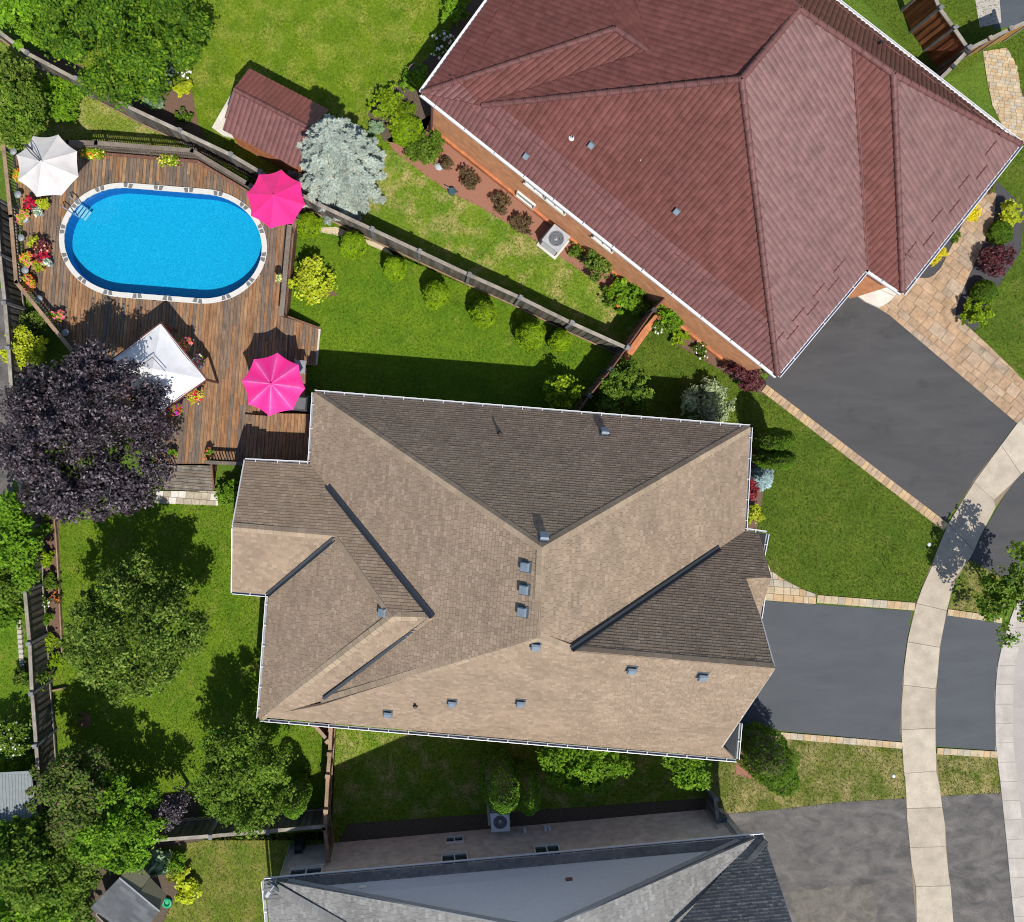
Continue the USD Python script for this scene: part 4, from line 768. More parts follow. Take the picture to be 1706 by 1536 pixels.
flight('deck_stairs', 'wooden steps climbing from the deck to the landing beside the tan house', [PG([(408 + i * 12.5, 690 + i * 1), (408 + (i + 1) * 12.5 + .4, 690 + (i + 1) * 1), (404 + (i + 1) * 12.5, 771), (404 + i * 12.5, 771)], DZ + .15 * (i + 1)) for i in range(3)], [DZ + .15 * (i + 1) for i in range(3)], M['deck'])
land = thing('landing', 'small wooden landing by the house wall with orange lit boards', 'deck', W(480, 725))
lp = PG([(445.5, 688), (524, 690), (524, 790), (441, 772)], DZ + .6); boards(lp, land, DZ + .6, .138, (3, 5), [M['deck'][0], M['deck'][2], M['deck'][5]], 'deck_board', 8); part('frame', MB().prism(lp.buffer(-.02), .01, DZ + .56), M['deck_red'], land)
st3 = flight('deck_stairs', 'grey brown steps leading down from the deck to the stone pad by the lawn', [PG([(270, 774 + i * 10.5), (356, 776 + i * 10.5), (356, 776 + (i + 1) * 10.5), (270, 774 + (i + 1) * 10.5)], DZ - .16 * (i + 1)) for i in range(4)], [DZ - .155 * (i + 1) for i in range(4)], [M['rail_grey'], M['fence'][2]], True)
part('hand_rail', MB().bar(W(352, 773, DZ + .8), W(356, 812, .95), .07, .06), M['deck_red'], st3); part('newel_post', MB().bar(W(356, 812, 0), W(356, 812, .98), .09, .09, U), M['deck_red'], st3)
railing('deck_railing', 'short grey topped railing at the bottom edge of the deck beside the stairs', XY([(344, 770), (406, 773)], DZ + .9), DZ, DZ + .9, .14, M['rail_grey'], M['deck_red'], .12)
pad = PG([(262, 818), (362, 818), (364, 842), (258, 838)]); pdn = solo('stone_pad', MB().sheet(pad, .012), M['grout'], kind='structure')
ashlar(pad, TH, pdn, [M['slab'], M['paver'][2]], .013, .05, [.3], .3, .36, .008, 'pad_stone', 12)

# ------------------------------------------------------------------ the pool
pool = thing('swimming_pool', 'oval above ground pool with bright blue water and white rim', 'swimming pool', (*pc[:2], 0))
n = len(pool_mid); zr = DZ + .06; zb = .015
def ringwall(pts, z0, z1, inward=True):
    k = len(pts); v = [(*q, z0) for q in pts] + [(*q, z1) for q in pts]; f = []
    for i in range(k):
        j = (i + 1) % k; f += [(i, k + i, j), (j, k + i, k + j)] if inward else [(i, j, k + i), (j, k + j, k + i)]
    return v, f
part('liner_wall', ringwall(pool_in, zb, zr), M['liner_wall'], pool); part('pool_floor', MB().sheet(Polygon(pool_in), zb + .002), M['liner'], pool)
part('shell', ringwall(pool_mid, .0, zr - .02, False), M['grey'], pool)
part('water', MB().sheet(Polygon(pool_in).buffer(.003), DZ - .1), M['water'], pool)
def ringseg(i0, i1):
    m = MB(); o, q = pool_out, pool_in; idx = [(i % n) for i in range(i0, i1 + 1)]
    v = [(*o[i], zr) for i in idx] + [(*q[i], zr) for i in idx] + [(*o[i], zr - .05) for i in idx] + [(*q[i], zr - .05) for i in idx]; c = len(idx); f = []
    for i in range(c - 1): f += [(i, i + 1, c + i + 1), (i, c + i + 1, c + i), (i, 2 * c + i, 2 * c + i + 1), (i, 2 * c + i + 1, i + 1), (c + i, c + i + 1, 3 * c + i + 1), (c + i, 3 * c + i + 1, 3 * c + i)]
    return m.add(v, f)
NS = 18; cum = np.r_[0, np.cumsum(np.linalg.norm(np.roll(pool_out, -1, 0) - pool_out, axis=1))]; pool_fine = None
t_even = np.interp(np.linspace(0, cum[-1], 145)[:-1], cum, np.arange(n + 1))
def resample(pts): q = np.vstack([pts, pts[:1]]); return np.column_stack([np.interp(t_even, np.arange(n + 1), q[:, k]) for k in range(2)])
pool_out, pool_in2 = resample(pool_out), resample(pool_in); pool_in, n = pool_in2, 144
for s_ in range(NS):
    part('rim_section', ringseg(s_ * 8, s_ * 8 + 8), M['rim'], pool)
for s_ in range(NS):
    i = s_ * 8; o, q = np.array([*pool_out[i], zr]), np.array([*pool_in[i], zr]); d = unit(q - o); e = np.cross(Z, d); m = MB()
    for sg in (-1, 1):
        a = [o + d * .03 + e * sg * .03, o + d * .03 + e * sg * .2, q - d * .02 + e * sg * .15, q - d * .02 + e * sg * .03]; a = a if sg > 0 else a[::-1]
        a = a[::-1] if np.cross(a[1] - a[0], a[2] - a[0])[2] < 0 else a
        m.add([x + (0, 0, .022) for x in a] + [x - (0, 0, .04) for x in a], [[0, 1, 2], [0, 2, 3]] + [[i_, 4 + i_, (i_ + 1) % 4] for i_ in range(4)] + [[4 + i_, 4 + (i_ + 1) % 4, (i_ + 1) % 4] for i_ in range(4)])
    part('rim_bracket', m, M['bracket'], pool)
lad = thing('pool_ladder', 'steel handrails and pale treads of the pool ladder', 'ladder', W(130, 345, DZ))
la, lb = W(121, 331, DZ), W(109, 347, DZ); ld = unit(W(140, 356, DZ) - W(115, 339, DZ))
for q in (la, lb):
    part('handrail', MB().tube([q, q + (0, 0, .45), q + ld * .12 + (0, 0, .6), q + ld * .35 + (0, 0, .55), q + ld * .52 + (0, 0, .2), q + ld * .56 - (0, 0, .45)], .025, 8), M['steel'], lad)
for i in range(4): c = (la + lb) / 2 + ld * (.42 + .1 * i); part('tread', MB().bar(c + (la - lb) * .45 - (0, 0, .13 + .1 * i), c - (la - lb) * .45 - (0, 0, .13 + .1 * i), .09, .03), M['potgrey'], lad)

# ------------------------------------------------------------------ umbrellas and gazebo
def canopy(c, R, zr_, rise, n, rot, sag=.9, thick=.012):
    """Canopy panels: list of per-panel meshes, scalloped edge, ribs at the corners."""
    c = np.array(c); out = []; apexp = c * (1, 1, 0) + (0, 0, zr_ + rise)
    for i in range(n):
        t0, t1 = rot + 2 * np.pi * i / n, rot + 2 * np.pi * (i + 1) / n; rows = []
        for k in range(7):
            f = k / 6; rr_ = R * f; zz_ = zr_ + rise * (1 - f) ** 1.15; row = []
            for j in range(7):
                g_ = j / 6; t = t0 + (t1 - t0) * g_; chord = np.array([math.cos(t0) * (1 - g_) + math.cos(t1) * g_, math.sin(t0) * (1 - g_) + math.sin(t1) * g_]) * rr_
                dip = 4 * g_ * (1 - g_); chord *= (1 - .05 * dip * f ** 4); row.append([*(c[:2] + chord), zz_ - .055 * R * dip * f])
            rows.append(row)
        v = np.array(rows).reshape(-1, 3); f_ = []
        for k in range(6):
            for j in range(6): a = k * 7 + j; f_ += [(a, a + 7, a + 8), (a, a + 8, a + 1)]
        out.append((v, np.array(f_)))
    return out, apexp
def umbrella(label, cx_, cy_, Rpx, zbase, zr_, rise, n, rot, mats, group=None, pole=True):
    zc = zbase + zr_; c = W(cx_, cy_, zc); R = Rpx / S * (H - zc) / H
    t = thing('patio_umbrella', label, 'umbrella', (*c[:2], zbase), group); pans, ap = canopy(c, R, zc, rise, n, rot)
    for i, q in enumerate(pans): part('canopy_panel', q, mats[i % len(mats)], t, smooth=True, rnd=np.tile(np.abs(np.linspace(-1, 1, 7)) ** 1.6, 7) * np.repeat([1, .9, .8, .8, .75, .7, .5], 7) if mats[0] is M['pink_faded'] else None)
    for i in range(n):
        a = rot + 2 * np.pi * i / n; e = c + np.array([math.cos(a) * R, math.sin(a) * R, 0]) * 1.0; e[2] = zc - .015
        part('rib', MB().tube([ap - (0, 0, .1), (ap * .5 + e * .5) * (1, 1, 0) + (0, 0, zc + rise * .36), e - (0, 0, .02)], .011, 6), M['dark'], t)
    if pole: part('pole', MB().tube([(*c[:2], zbase), (*c[:2], zc + rise - .03)], .022, 10), M['dark'], t); part('base', MB().lathe((*c[:2], zbase), [(0, .12), (.06, .12), (.08, .06), (.27, .05), (.28, .0)], 20), M['dark'], t)
    part('finial', MB().lathe((*ap[:2], ap[2]), [(.05, -.03), (.05, .02), (.03, .05), (0, .07)], 10), mats[0], t)
    return t, c, ap
def vr(dx, dy): return math.atan2(-dy, dx)
umbrella('large pink patio umbrella overlapping the upper right end of the pool rim', 459.5, 331.5, 50, DZ, 2.15, .55, 8, vr(35, -185) , [M['pink']])
umbrella('faded pink patio umbrella standing near the corner of the tan house', 455.5, 640.5, 53.5, DZ, 2.15, .55, 8, vr(28, -223), [M['pink_faded']])
wu, wc, wap = umbrella('cream cantilever umbrella in the upper left corner of the pool deck', 79, 276, 55, DZ, 2.3, .55, 8, vr(140, -405), [M['cream']], None, False)
wp = W(47, 244, 3.55); wp[2] = DZ
wt = wp + (0, 0, 2.95); wn = unit(np.cross(wap - wt, Z)) * .05
part('mast', MB().tube([wp, wt], .04, 10), M['dark'], wu)
for sg in (-1, 1): part('arm', MB().tube([wt + wn * sg, (wt + wap) / 2 + wn * sg + (0, 0, .16), wap + wn * sg * .4 + (0, 0, .06)], .02, 8), M['dark'], wu)
part('base', MB().box(wp + (0, 0, .05), (U, V, Z), (.4, .4, .05)), M['dark'], wu)
gz = thing('gazebo', 'white square gazebo canopy on dark posts beside the purple tree', 'gazebo', W(268, 622, DZ))
gq = [W(267.5, 540, DZ + 2.05), W(342, 632, DZ + 2.05), W(256, 693, DZ + 2.05), W(187, 600, DZ + 2.05)]; gc = sum(gq) / 4; gtop = gc * (1, 1, 0) + (0, 0, DZ + 2.75)
for i in range(4):
    a, b = gq[i], gq[(i + 1) % 4]; N_ = 8; v, f = [], []
    for k in range(N_ + 1):
        for j in range(N_ + 1):
            fr, g_ = k / N_, j / N_; e = a * (1 - g_) + b * g_; q = gtop * (1 - fr) + e * fr; q[2] -= .05 * math.sin(math.pi * fr) + .05 * 4 * g_ * (1 - g_) * fr
            q[:2] -= unit((e - gc)[:2]) * .05 * 4 * g_ * (1 - g_) * fr; v.append(q)
    for k in range(N_):
        for j in range(N_): p_ = k * (N_ + 1) + j; f += [(p_, p_ + N_ + 1, p_ + N_ + 2), (p_, p_ + N_ + 2, p_ + 1)]
    f = np.array(f); v = np.array(v); nn = np.cross(v[f[30][1]] - v[f[30][0]], v[f[30][2]] - v[f[30][0]]); part('canopy_panel', (v, f if nn[2] > 0 else f[:, ::-1]), M['canopy'], gz, smooth=True)
    part('valance', MB().bar(a - (0, 0, .1), b - (0, 0, .1), .02, .2), M['canopy'], gz); part('frame_beam', MB().bar(a + unit(a - gc) * (1, 1, 0) * .05 - (0, 0, .06), b + unit(b - gc) * (1, 1, 0) * .05 - (0, 0, .06), .05, .09), M['guard'], gz)
    part('post', MB().bar((*a[:2], DZ), a - (0, 0, .05), .09, .09, U), M['guard'], gz)
va, vb, vc_ = W(231, 612, DZ + 2.74), W(254, 595, DZ + 2.78), W(276, 619, DZ + 2.72)
part('vent_seam', MB().bar(va, vb, .02, .03).bar(vb, vc_, .02, .03), M['dark'], gz)

# ------------------------------------------------------------------ barbecue, air conditioners, small items
bq = thing('barbecue', 'barbecue under a grey cover between pink umbrella and tan house', 'barbecue', W(498, 678, DZ))
bc = W(497, 672, DZ + .55); hull = trimesh.convex.convex_hull(np.array([bc + U * i * (.44 - .08 * k) + V * j * (.32 - .1 * k) + Z * (k * .55 - (.5 if k == 0 else 0)) for i in (-1, 1) for j in (-1, 1) for k in (0, .5, 1)])); part('cover', hull.subdivide().subdivide(), M['cover'], bq, smooth=50)
for i in (-1, 1): part('wheel', MB().tube([bc + U * i * .36 - V * .2 - (0, 0, .47), bc + U * (i * .36 + .05) - V * .2 - (0, 0, .47)], .08, 12), M['black'], bq)
part('side_shelf', MB().box(bc + U * -.62 + (0, 0, .28), (U, V, Z), (.16, .26, .025)), M['dark'], bq)
tb = thing('side_table', 'pale side table just above the faded pink umbrella', 'table', W(501, 612, DZ)); part('top', MB().box(W(500, 611, DZ + .55), (U, V, Z), (.22, .26, .03)), M['lantern'], tb)
for i in (-1, 1):
    for j in (-1, 1): part('leg', MB().box(W(500, 611, DZ + .27) + U * i * .2 + V * j * .24, (U, V, Z), (.02, .02, .27)), M['white'], tb)
M['lid'] = plain('pale_lid', (.62, .64, .66), .5, var=.05)
def air_con(label, px_, py_, ang, s=.38, h=.75, lid='grey'):
    c = W(px_, py_, h); c[2] = 0; e = np.array([math.cos(ang), math.sin(ang), 0]); q = np.cross(Z, e); t = thing('air_conditioner', label, 'air conditioner', c)
    part('pad', MB().box(c + (0, 0, .04), (e, q, Z), (s + .1, s + .1, .035)), M['slab'], t)
    part('cabinet', MB().box(c + (0, 0, .08 + h / 2), (e, q, Z), (s, s, h / 2)), M['vent'], t)
    for i in range(4):
        d = (e, q, -e, -q)[i]; w_ = np.cross(Z, d)
        for k in range(7): part('louvre', MB().box(c + d * (s + .012) + (0, 0, .16 + k * h * .12), (d, w_, Z), (.012, s - .04, .018)), M['grey'], t)
    top = MB().prism(Polygon([(x, y) for x, y in ((-s, -s), (s, -s), (s, s), (-s, s))]).buffer(.02).difference(Point(0, 0).buffer(s * .78)), 0, .03); v, f = top.arr(); part('lid', (c + np.outer(v[:, 0], e) + np.outer(v[:, 1], q) + np.outer(v[:, 2], Z) + (0, 0, .08 + h), f), M[lid], t)
    fan = MB()
    for k in range(5): a = k * 2 * math.pi / 5; d = e * math.cos(a) + q * math.sin(a); w_ = np.cross(Z, d); fan.box(c + d * s * .42 + (0, 0, .05 + h), (d, unit(w_ + Z * .4), unit(Z - w_ * .4)), (s * .32, s * .16, .006))
    fan.lathe(c + (0, 0, .05 + h), [(s * .22, -.03), (s * .22, .03), (0, .045)], 14); part('fan', fan, M['steel'], t)
    gr = MB()
    for rr_ in (.25, .4, .55, .7): tt = np.linspace(0, 2 * np.pi, 25); gr.tube([c + e * math.cos(x) * s * rr_ + q * math.sin(x) * s * rr_ + (0, 0, .115 + h) for x in tt], .006, 4, False)
    part('grille', gr, M['grey'], t); return t
air_con('square air conditioner beside the orange brick wall of the red metal roof', 926, 398, A38, .4, .8)
air_con('white topped air conditioner by the brown wall under the twin cedars', 833, 1368, math.radians(4), .36, .75, 'lid')
hr = thing('hose_reel', 'black hose reel leaning on the brown brick wall at lower left of the house', 'hose reel', W(498, 1410)); hq = W(498, 1412, .5)
part('reel', MB().tube([hq - ge * .12, hq + ge * .12], .24, 16), M['black'], hr); part('frame', MB().box(hq - (0, 0, .28), (ge, gs, Z), (.2, .2, .2)), M['dark'], hr)
part('flange', MB().tube([hq - ge * .15, hq - ge * .13], .3, 16), M['dark'], hr); part('flange', MB().tube([hq + ge * .13, hq + ge * .15], .3, 16), M['dark'], hr)
for px_, py_, lb in ((1548, 907, 'small pale round valve cover near the pavement in the front lawn'), (1489, 1293, 'small pale round valve cover in the dry grass strip')):
    t = thing('valve_cover', lb, 'valve cover', W(px_, py_)); part('rim', MB().lathe(W(px_, py_), [(.0, .02), (.075, .02), (.085, .0)], 14), M['potgrey'], t); part('lid', MB().lathe(W(px_, py_), [(.0, .035), (.05, .032), (.055, .02)], 14), M['white'], t)

# ------------------------------------------------------------------ sheds
def ribbed_shed():
    t = thing('garden_shed', 'small orange wooden shed with red ribbed metal gable roof', 'shed', W(460, 235))
    q = dict(N0=(415, 115), N1=(548, 184), R0=(390, 149), R1=(518, 215), S0=(371, 216), S1=(497, 281)); zz_ = dict(N0=2.2, N1=2.2, R0=3.0, R1=3.0, S0=2.2, S1=2.2); P_ = {k: W(*v, zz_[k]) for k, v in q.items()}
    fn, fs = Face([P_[k] for k in ('N0', 'N1', 'R1', 'R0')]), Face([P_[k] for k in ('S0', 'S1', 'R1', 'R0')]); m = MB().add(*slab(fn, .04).arr()).add(*slab(fs, .04).arr()); ro = part('roof', m, M['tile_shed'], t)
    for f in (fn, fs): tile_part('tile_field', f, M['tile_shed'] if f is fn else M['tile_mid'], ro, None, .2, .45, .04)
    ridge_tiles(ro, P_['R0'], P_['R1'], .09, .5)
    e = unit(P_['S1'] - P_['S0']); o = np.array([e[1], -e[0], 0]); o = o if o[1] < 0 else -o; b = [P_['S0'] - o * .18 + e * .12, P_['S1'] - o * .18 - e * .12, P_['N1'] + o * .18 - e * .12, P_['N0'] + o * .18 + e * .12]
    for i in range(4):
        a, c = b[i] * (1, 1, 0), b[(i + 1) % 4] * (1, 1, 0); n_ = 9
        for k in range(n_): part('wall_board', MB().bar(a + (0, 0, .12 + k * .235), c + (0, 0, .12 + k * .235), .05, .225), M['orange_wood'], t)
    for i in (0, 1): a, c, w_ = (b[0], b[3], P_['R0'] + e * .12) if i == 0 else (b[1], b[2], P_['R1'] - e * .12); part('gable', MB().add([a * (1, 1, 0) + (0, 0, 2.1), c * (1, 1, 0) + (0, 0, 2.1), w_ - (0, 0, .08)], [[0, 1, 2], [0, 2, 1]]), M['orange_wood'], t)
ribbed_shed()
sl = thing('concrete_pad', 'white concrete pad at the left end of the red roofed shed', 'concrete pad', W(375, 190)); part('slab', MB().prism(PG([(394, 144), (404, 140), (420, 180), (390, 232), (372, 227), (354, 214)]), .005, .12), M['slab'], sl)
def plain_shed(label, base, zw, wallm, roofpts, roofz, name='garden_shed', shing=None):
    t = thing(name, label, 'shed', (*np.mean(XY(base), 0), 0)); ring_ = XY(base); ring_.append(ring_[0])
    for a, b in zip(ring_[:-1], ring_[1:]):
        n_ = max(1, int(math.dist(a, b) / .6)); 
        for k in range(n_):
            p0, p1 = np.array(a) + (np.array(b) - a) * k / n_, np.array(a) + (np.array(b) - a) * (k + 1) / n_; part('wall_panel', MB().bar((*(p0 + (p1 - p0) * .01), zw / 2), (*(p1 - (p1 - p0) * .01), zw / 2), .05, zw), wallm, t)
    f = Face([W(x, y, z) for (x, y), z in zip(roofpts, roofz)]); ro = part('roof', slab(f, .06), shing or wallm, t)
    return t, f, ro
t, f, ro = plain_shed('small shed at the lower left with one olive and one slate roof slope', [(229, 1445), (272, 1490), (226, 1540), (180, 1494)], 1.35, plain('olive_panel', (.2, .185, .12), .6, var=.06), [(199, 1462), (266, 1518), (228, 1566), (150, 1513)], [2.33, 2.33, 1.6, 1.6], shing=M['slate'])
f = Face([W(199, 1462, 2.35), W(266, 1518, 2.35), W(228, 1566, 1.62), W(150, 1513, 1.62)]); part('shingle_field', shingles(f, 77, .2, .28, .5), M['slate'], ro, kind='stuff')
f2 = Face([W(199, 1462, 2.38), W(266, 1518, 2.38), W(277, 1491, 1.75), W(226, 1433, 1.75)]); 
for (u0, u1) in ((0, .47), (.48, 1)):
    A_, B_, C_, D_ = f2.P; q = [A_ + (B_ - A_) * u0, A_ + (B_ - A_) * u1, D_ + (C_ - D_) * u1, D_ + (C_ - D_) * u0]; part('roof_panel', slab(Face(q), .04), '/World/Looks/olive_panel', ro)
part('ridge_board', MB().bar(W(199, 1462, 2.4), W(266, 1518, 2.4), .06, .04), M['gutter_in'], ro)
t, f, ro = plain_shed('pale grey shed roof by the left fence with a white upper edge', [(-60, 1290), (52, 1288), (60, 1362), (-60, 1385)], 1.8, plain('shed_grey_panel', (.2, .225, .225), .6, var=.15), [(-90, 1292), (52, 1284), (62, 1368), (-90, 1395)], [1.9, 1.9, 2.25, 2.25])
e_ = unit(W(52, 1284, 1.9) - W(-90, 1292, 1.9))
for i in range(22): a = f.hit(-60 + i * 5.3, 1291); part('roof_rib', MB().bar(a + f.n * .02, f.hit(-60 + i * 5.3 + 2, 1370) + f.n * .02, .03, .012, f.n), plain('shed_rib', (.2, .225, .225), .6) if i == 0 else '/World/Looks/shed_rib', ro)
t = thing('green_ring', 'small round green ring lying beside the lower left shed', 'garden ring', W(279, 1502)); tt = np.linspace(0, 2 * np.pi, 21); part('ring', MB().tube([W(279, 1502) + (math.cos(a) * .16, math.sin(a) * .16, .1) for a in tt], .06, 8, False), plain('green_plastic', (.0, .28, .12), .5), t); part('hub', MB().lathe(W(279, 1502), [(0, .09), (.08, .09), (.1, .02)], 12), '/World/Looks/green_plastic', t)

# ------------------------------------------------------------------ fences
def fence(label, pts, zt, mats, cap, post, bw=.14, posts=None, name='board_fence', capw=.14, cat='fence', side=0., group=None, kick=False):
    t = thing(name, label, cat, (*W(*pts[0], zt)[:2], 0), group); P_ = [W(x, y, zt) * (1, 1, 0) for x, y in pts]; r_ = np.random.default_rng(len(label) * 7 + len(pts))
    for i, (a, b) in enumerate(zip(P_[:-1], P_[1:])):
        d = unit(b - a); q = np.cross(Z, d); L_ = np.linalg.norm(b - a); n_ = max(1, int(round(L_ / bw)))
        for k in range(n_):
            c = a + (b - a) * (k + .5) / n_ + q * ((.012 if k % 2 else -.012) + side); hh = zt - .07 - r_.uniform(0, .02)
            part('board', MB().box(c + (0, 0, hh / 2 + .03), (d, q, Z), (L_ / n_ / 2 + r_.uniform(.002, .007), .010, hh / 2)), mats[r_.integers(len(mats))], t)
        part('cap_rail', MB().bar(a + d * .05 + (0, 0, zt - .02), b - d * .05 + (0, 0, zt - .02), capw, .045), cap, t)
        part('lower_rail', MB().bar(a + q * .045 + (0, 0, .3), b + q * .045 + (0, 0, .3), .04, .09), cap, t)
        if kick: part('kick_board', MB().bar(a - q * .06 + (0, 0, .05), b - q * .06 + (0, 0, .05), .05, .1), M['rail_tan'], t)
    for i, a in enumerate(P_):
        d = unit(P_[min(i + 1, len(P_) - 1)] - P_[max(i - 1, 0)])
        pn = part('post', MB().box(a + (0, 0, zt / 2 + .04), (d, np.cross(Z, d), Z), (.055, .075, zt / 2 + .04)), post, t); part('post_cap', MB().box(a + (0, 0, zt + .1), (d, np.cross(Z, d), Z), (.075, .095, .02)), post, pn)
    return t
fence('long weathered grey board fence running between the two upper back gardens', [(-34, 28), (46, 89), (127, 132), (212, 177), (300, 218), (385, 258), (434, 287), (532, 341), (620, 382), (699, 419), (782, 458), (867, 496), (952, 538), (1045, 580)], 1.85, M['fence'], M['fence_cap'], M['post'], kick=True)
fence('weathered grey board fence along the left edge behind the garden bed', [(-8, 330), (-1, 425), (8, 505), (14, 580), (20, 670), (30, 780), (40, 880), (41, 985), (49, 1072), (53, 1155), (60, 1242), (66, 1330), (74, 1430)], 1.85, M['fence'], M['fence_cap'], M['post'])
fence('grey board fence behind the lower left trees above the small lawn', [(150, 1408), (256, 1400), (351, 1393), (446, 1385), (540, 1377)], 1.8, [M['fence'][1], M['fence'][3]], M['fence_cap'], M['post'])
fence('tall brown lit fence running down from the tan house to the grey house', [(551, 1214), (549, 1255), (546, 1292), (543, 1350), (541, 1379), (547, 1432)], 1.8, M['fence_brown'], M['rail_tan'], M['rail_tan'], name='board_fence')
fence('open wooden gate leaf at the lower left corner of the tan house', [(522, 1206), (546, 1234)], 1.7, M['fence_brown'], M['rail_tan'], M['rail_tan'], name='garden_gate', cat='gate')
fence('red brown fence with orange side between red metal roof house and side lawn', [(1112, 492), (1089, 517), (1046, 577), (1018, 616), (982, 660), (950, 705)], 1.8, M['fence_brown'], M['guard'], M['dark'], capw=.05)
ob = thing('timber_edging', 'orange timber edging at the foot of the fence by the side lawn', 'edging', W(1040, 570))
for a, b in (((1096, 520), (1072, 548)), ((1072, 548), (1051, 577)), ((1051, 577), (1034, 600))):
    for k in range(2): c, d = W(*a), W(*b); nrm = unit(np.cross(unit(d - c), Z)); nrm = nrm if nrm[0] > 0 else -nrm; part('plank', MB().bar(c + nrm * (.02 + .15 * k) + (0, 0, .12), d + nrm * (.02 + .15 * k) + (0, 0, .12), .14, .24 - .08 * k), M['orange_wood'], ob)
fence('dark red brown board fence at the top right corner', [(1550, -24), (1566, 14), (1590, 47), (1613, 80)], 2.0, M['fence_red'], M['fence_cap'], M['post'])
fence('golden lit board fence at the top right corner', [(1615, 81), (1648, 65), (1682, 49), (1725, 30)], 1.9, M['fence_gold'], M['fence_cap'], M['fence_cap'])
fence('dark narrow gate between the red metal roof and the corner fence', [(1610, 87), (1586, 112), (1564, 134)], 1.8, M['fence_red'], M['fence_cap'], M['dark'], name='garden_gate', cat='gate')
fence('short fence stub at the lower right corner of the brown brick wall', [(1192, 1330), (1196, 1366)], 1.3, M['fence'], M['fence_cap'], M['post'])
te = thing('timber_edging', 'thin wooden edging between the left garden bed and the lawn', 'edging', W(100, 980))
eds = [(90, 835), (96, 890), (100, 960), (104, 1040), (106, 1085)]
for a, b in zip(eds[:-1], eds[1:]): part('plank', MB().bar(W(*a) + (0, 0, .1), W(*b) + (0, 0, .1), .05, .2), M['rail_tan'], te)
part('plank', MB().bar(W(88, 1149, 0) + (0, 0, .1), W(112, 1144, 0) + (0, 0, .1), .06, .2), M['rail_tan'], te)
se = thing('stone_edging', 'row of grey edging stones left of the left board fence', 'edging', W(35, 1070))
for i in range(12): c = W(33 + i * .6, 1035 + i * 8.2); part('stone', MB().box(c + (0, 0, .06), (U, V, Z), (.09, .085, .06)), M['kerb'], se)
# ------------------------------------------------------------------ vegetation
def noise3(p, s, seed):
    from meshkit import fbm
    return fbm(np.asarray(p) * s + seed * 3.7, 3, seed)
def leaves(c, n_, size, rg, lean=.45, out=None, aspect=.62, fold=.25):
    """n leaf blades (folded diamonds, four triangles' worth kept to two) at points c facing roughly along out and up."""
    N_ = len(c); nn = (out if out is not None else np.zeros((N_, 3))) * .7 + np.array([0, 0, .75]) + rg.normal(0, lean, (N_, 3)); nn /= np.linalg.norm(nn, axis=1)[:, None]
    a = rg.normal(0, 1, (N_, 3)); a -= (a * nn).sum(1)[:, None] * nn; a /= np.linalg.norm(a, axis=1)[:, None]; b = np.cross(nn, a)
    s = (size * rg.uniform(.6, 1.35, N_))[:, None]
    v = np.stack([c - a * s * .5, c + b * s * aspect * .5 + nn * s * fold * .3, c + a * s * .5, c - b * s * aspect * .5 + nn * s * fold * .3], 1).reshape(-1, 3); k = np.arange(N_)[:, None] * 4
    return v, np.vstack([k + [0, 1, 2], k + [0, 2, 3]])[:, ::-1]
def crown_points(blobs, n_, rg, shell=.28, low=-.55, clump=9, spread=.085):
    """Leaf positions: small sprays of leaves scattered over the outer part of every clump."""
    k = max(1, n_ // clump); w = np.array([(b[1][0] * b[1][1] + b[1][0] * b[1][2]) for b in blobs]); idx = rg.choice(len(blobs), k, p=w / w.sum()); C = np.array([b[0] for b in blobs])[idx]; R = np.array([b[1] for b in blobs])[idx]
    d = rg.normal(0, 1, (k, 3)); d /= np.linalg.norm(d, axis=1)[:, None]; d[:, 2] = np.where(d[:, 2] < low, -d[:, 2], d[:, 2])
    f = np.clip(1 - np.abs(rg.normal(0, shell, k)) + .1 * (rg.random(k) < .12), .1, 1.12); c = C + d * R * f[:, None]; i = np.repeat(np.arange(k), clump); sp = np.minimum(spread, R.min(1) * .3)[i]
    return c[i] + rg.normal(0, 1, (len(i), 3)) * sp[:, None], d[i]
def lobes(c, R, zr, k, seed, sub=.3, jit=.4, core=.55):
    """One inner mass and k clumps scattered over it, so that the outline is uneven."""
    rg = np.random.default_rng(seed); out = [(np.array(c), np.array([R * core, R * core, zr * core]))]
    for i in range(k):
        d = rg.normal(0, 1, 3); d[2] = abs(d[2]) * .9 - .15; d /= np.linalg.norm(d); s = sub * rg.uniform(.6, 1.25); pos = np.array(c) + d * np.array([R, R, zr]) * (1 - s * .75 + rg.uniform(-jit, jit) * .35); out.append((pos, np.array([R * s, R * s, max(zr, R * .6) * s * .8])))
    for i in range(int(k * 1.2)):      # loose sprays that break the outline
        d = rg.normal(0, 1, 3); d[2] = abs(d[2]) - .1; d /= np.linalg.norm(d); s = sub * rg.uniform(.22, .42); out.append((np.array(c) + d * np.array([R, R, zr]) * rg.uniform(.88, 1.06), np.array([R * s, R * s, R * s * .8])))
    return out
def trunk(t, base, top, r0, seed, limbs=4, spread=1.0):
    rg = np.random.default_rng(seed); base, top = np.array(base, float), np.array(top, float); m = MB(); mid = (base + top) / 2 + np.append(rg.normal(0, .06, 2), 0); m.tube([base - (0, 0, .05), base + (0, 0, .15), mid, top], [r0 * 1.35, r0, r0 * .8, r0 * .35], 9)
    for i in range(limbs):
        a = rg.uniform(0, 6.28); s = mid + (top - mid) * rg.uniform(0, .7); e = s + np.array([math.cos(a) * spread, math.sin(a) * spread, spread * rg.uniform(.4, .9)]); m.tube([s, (s + e) / 2 + (0, 0, .08 * spread), e], [r0 * .45, r0 * .3, r0 * .1], 6)
    return part('trunk', m, M['bark'], t, smooth=50)
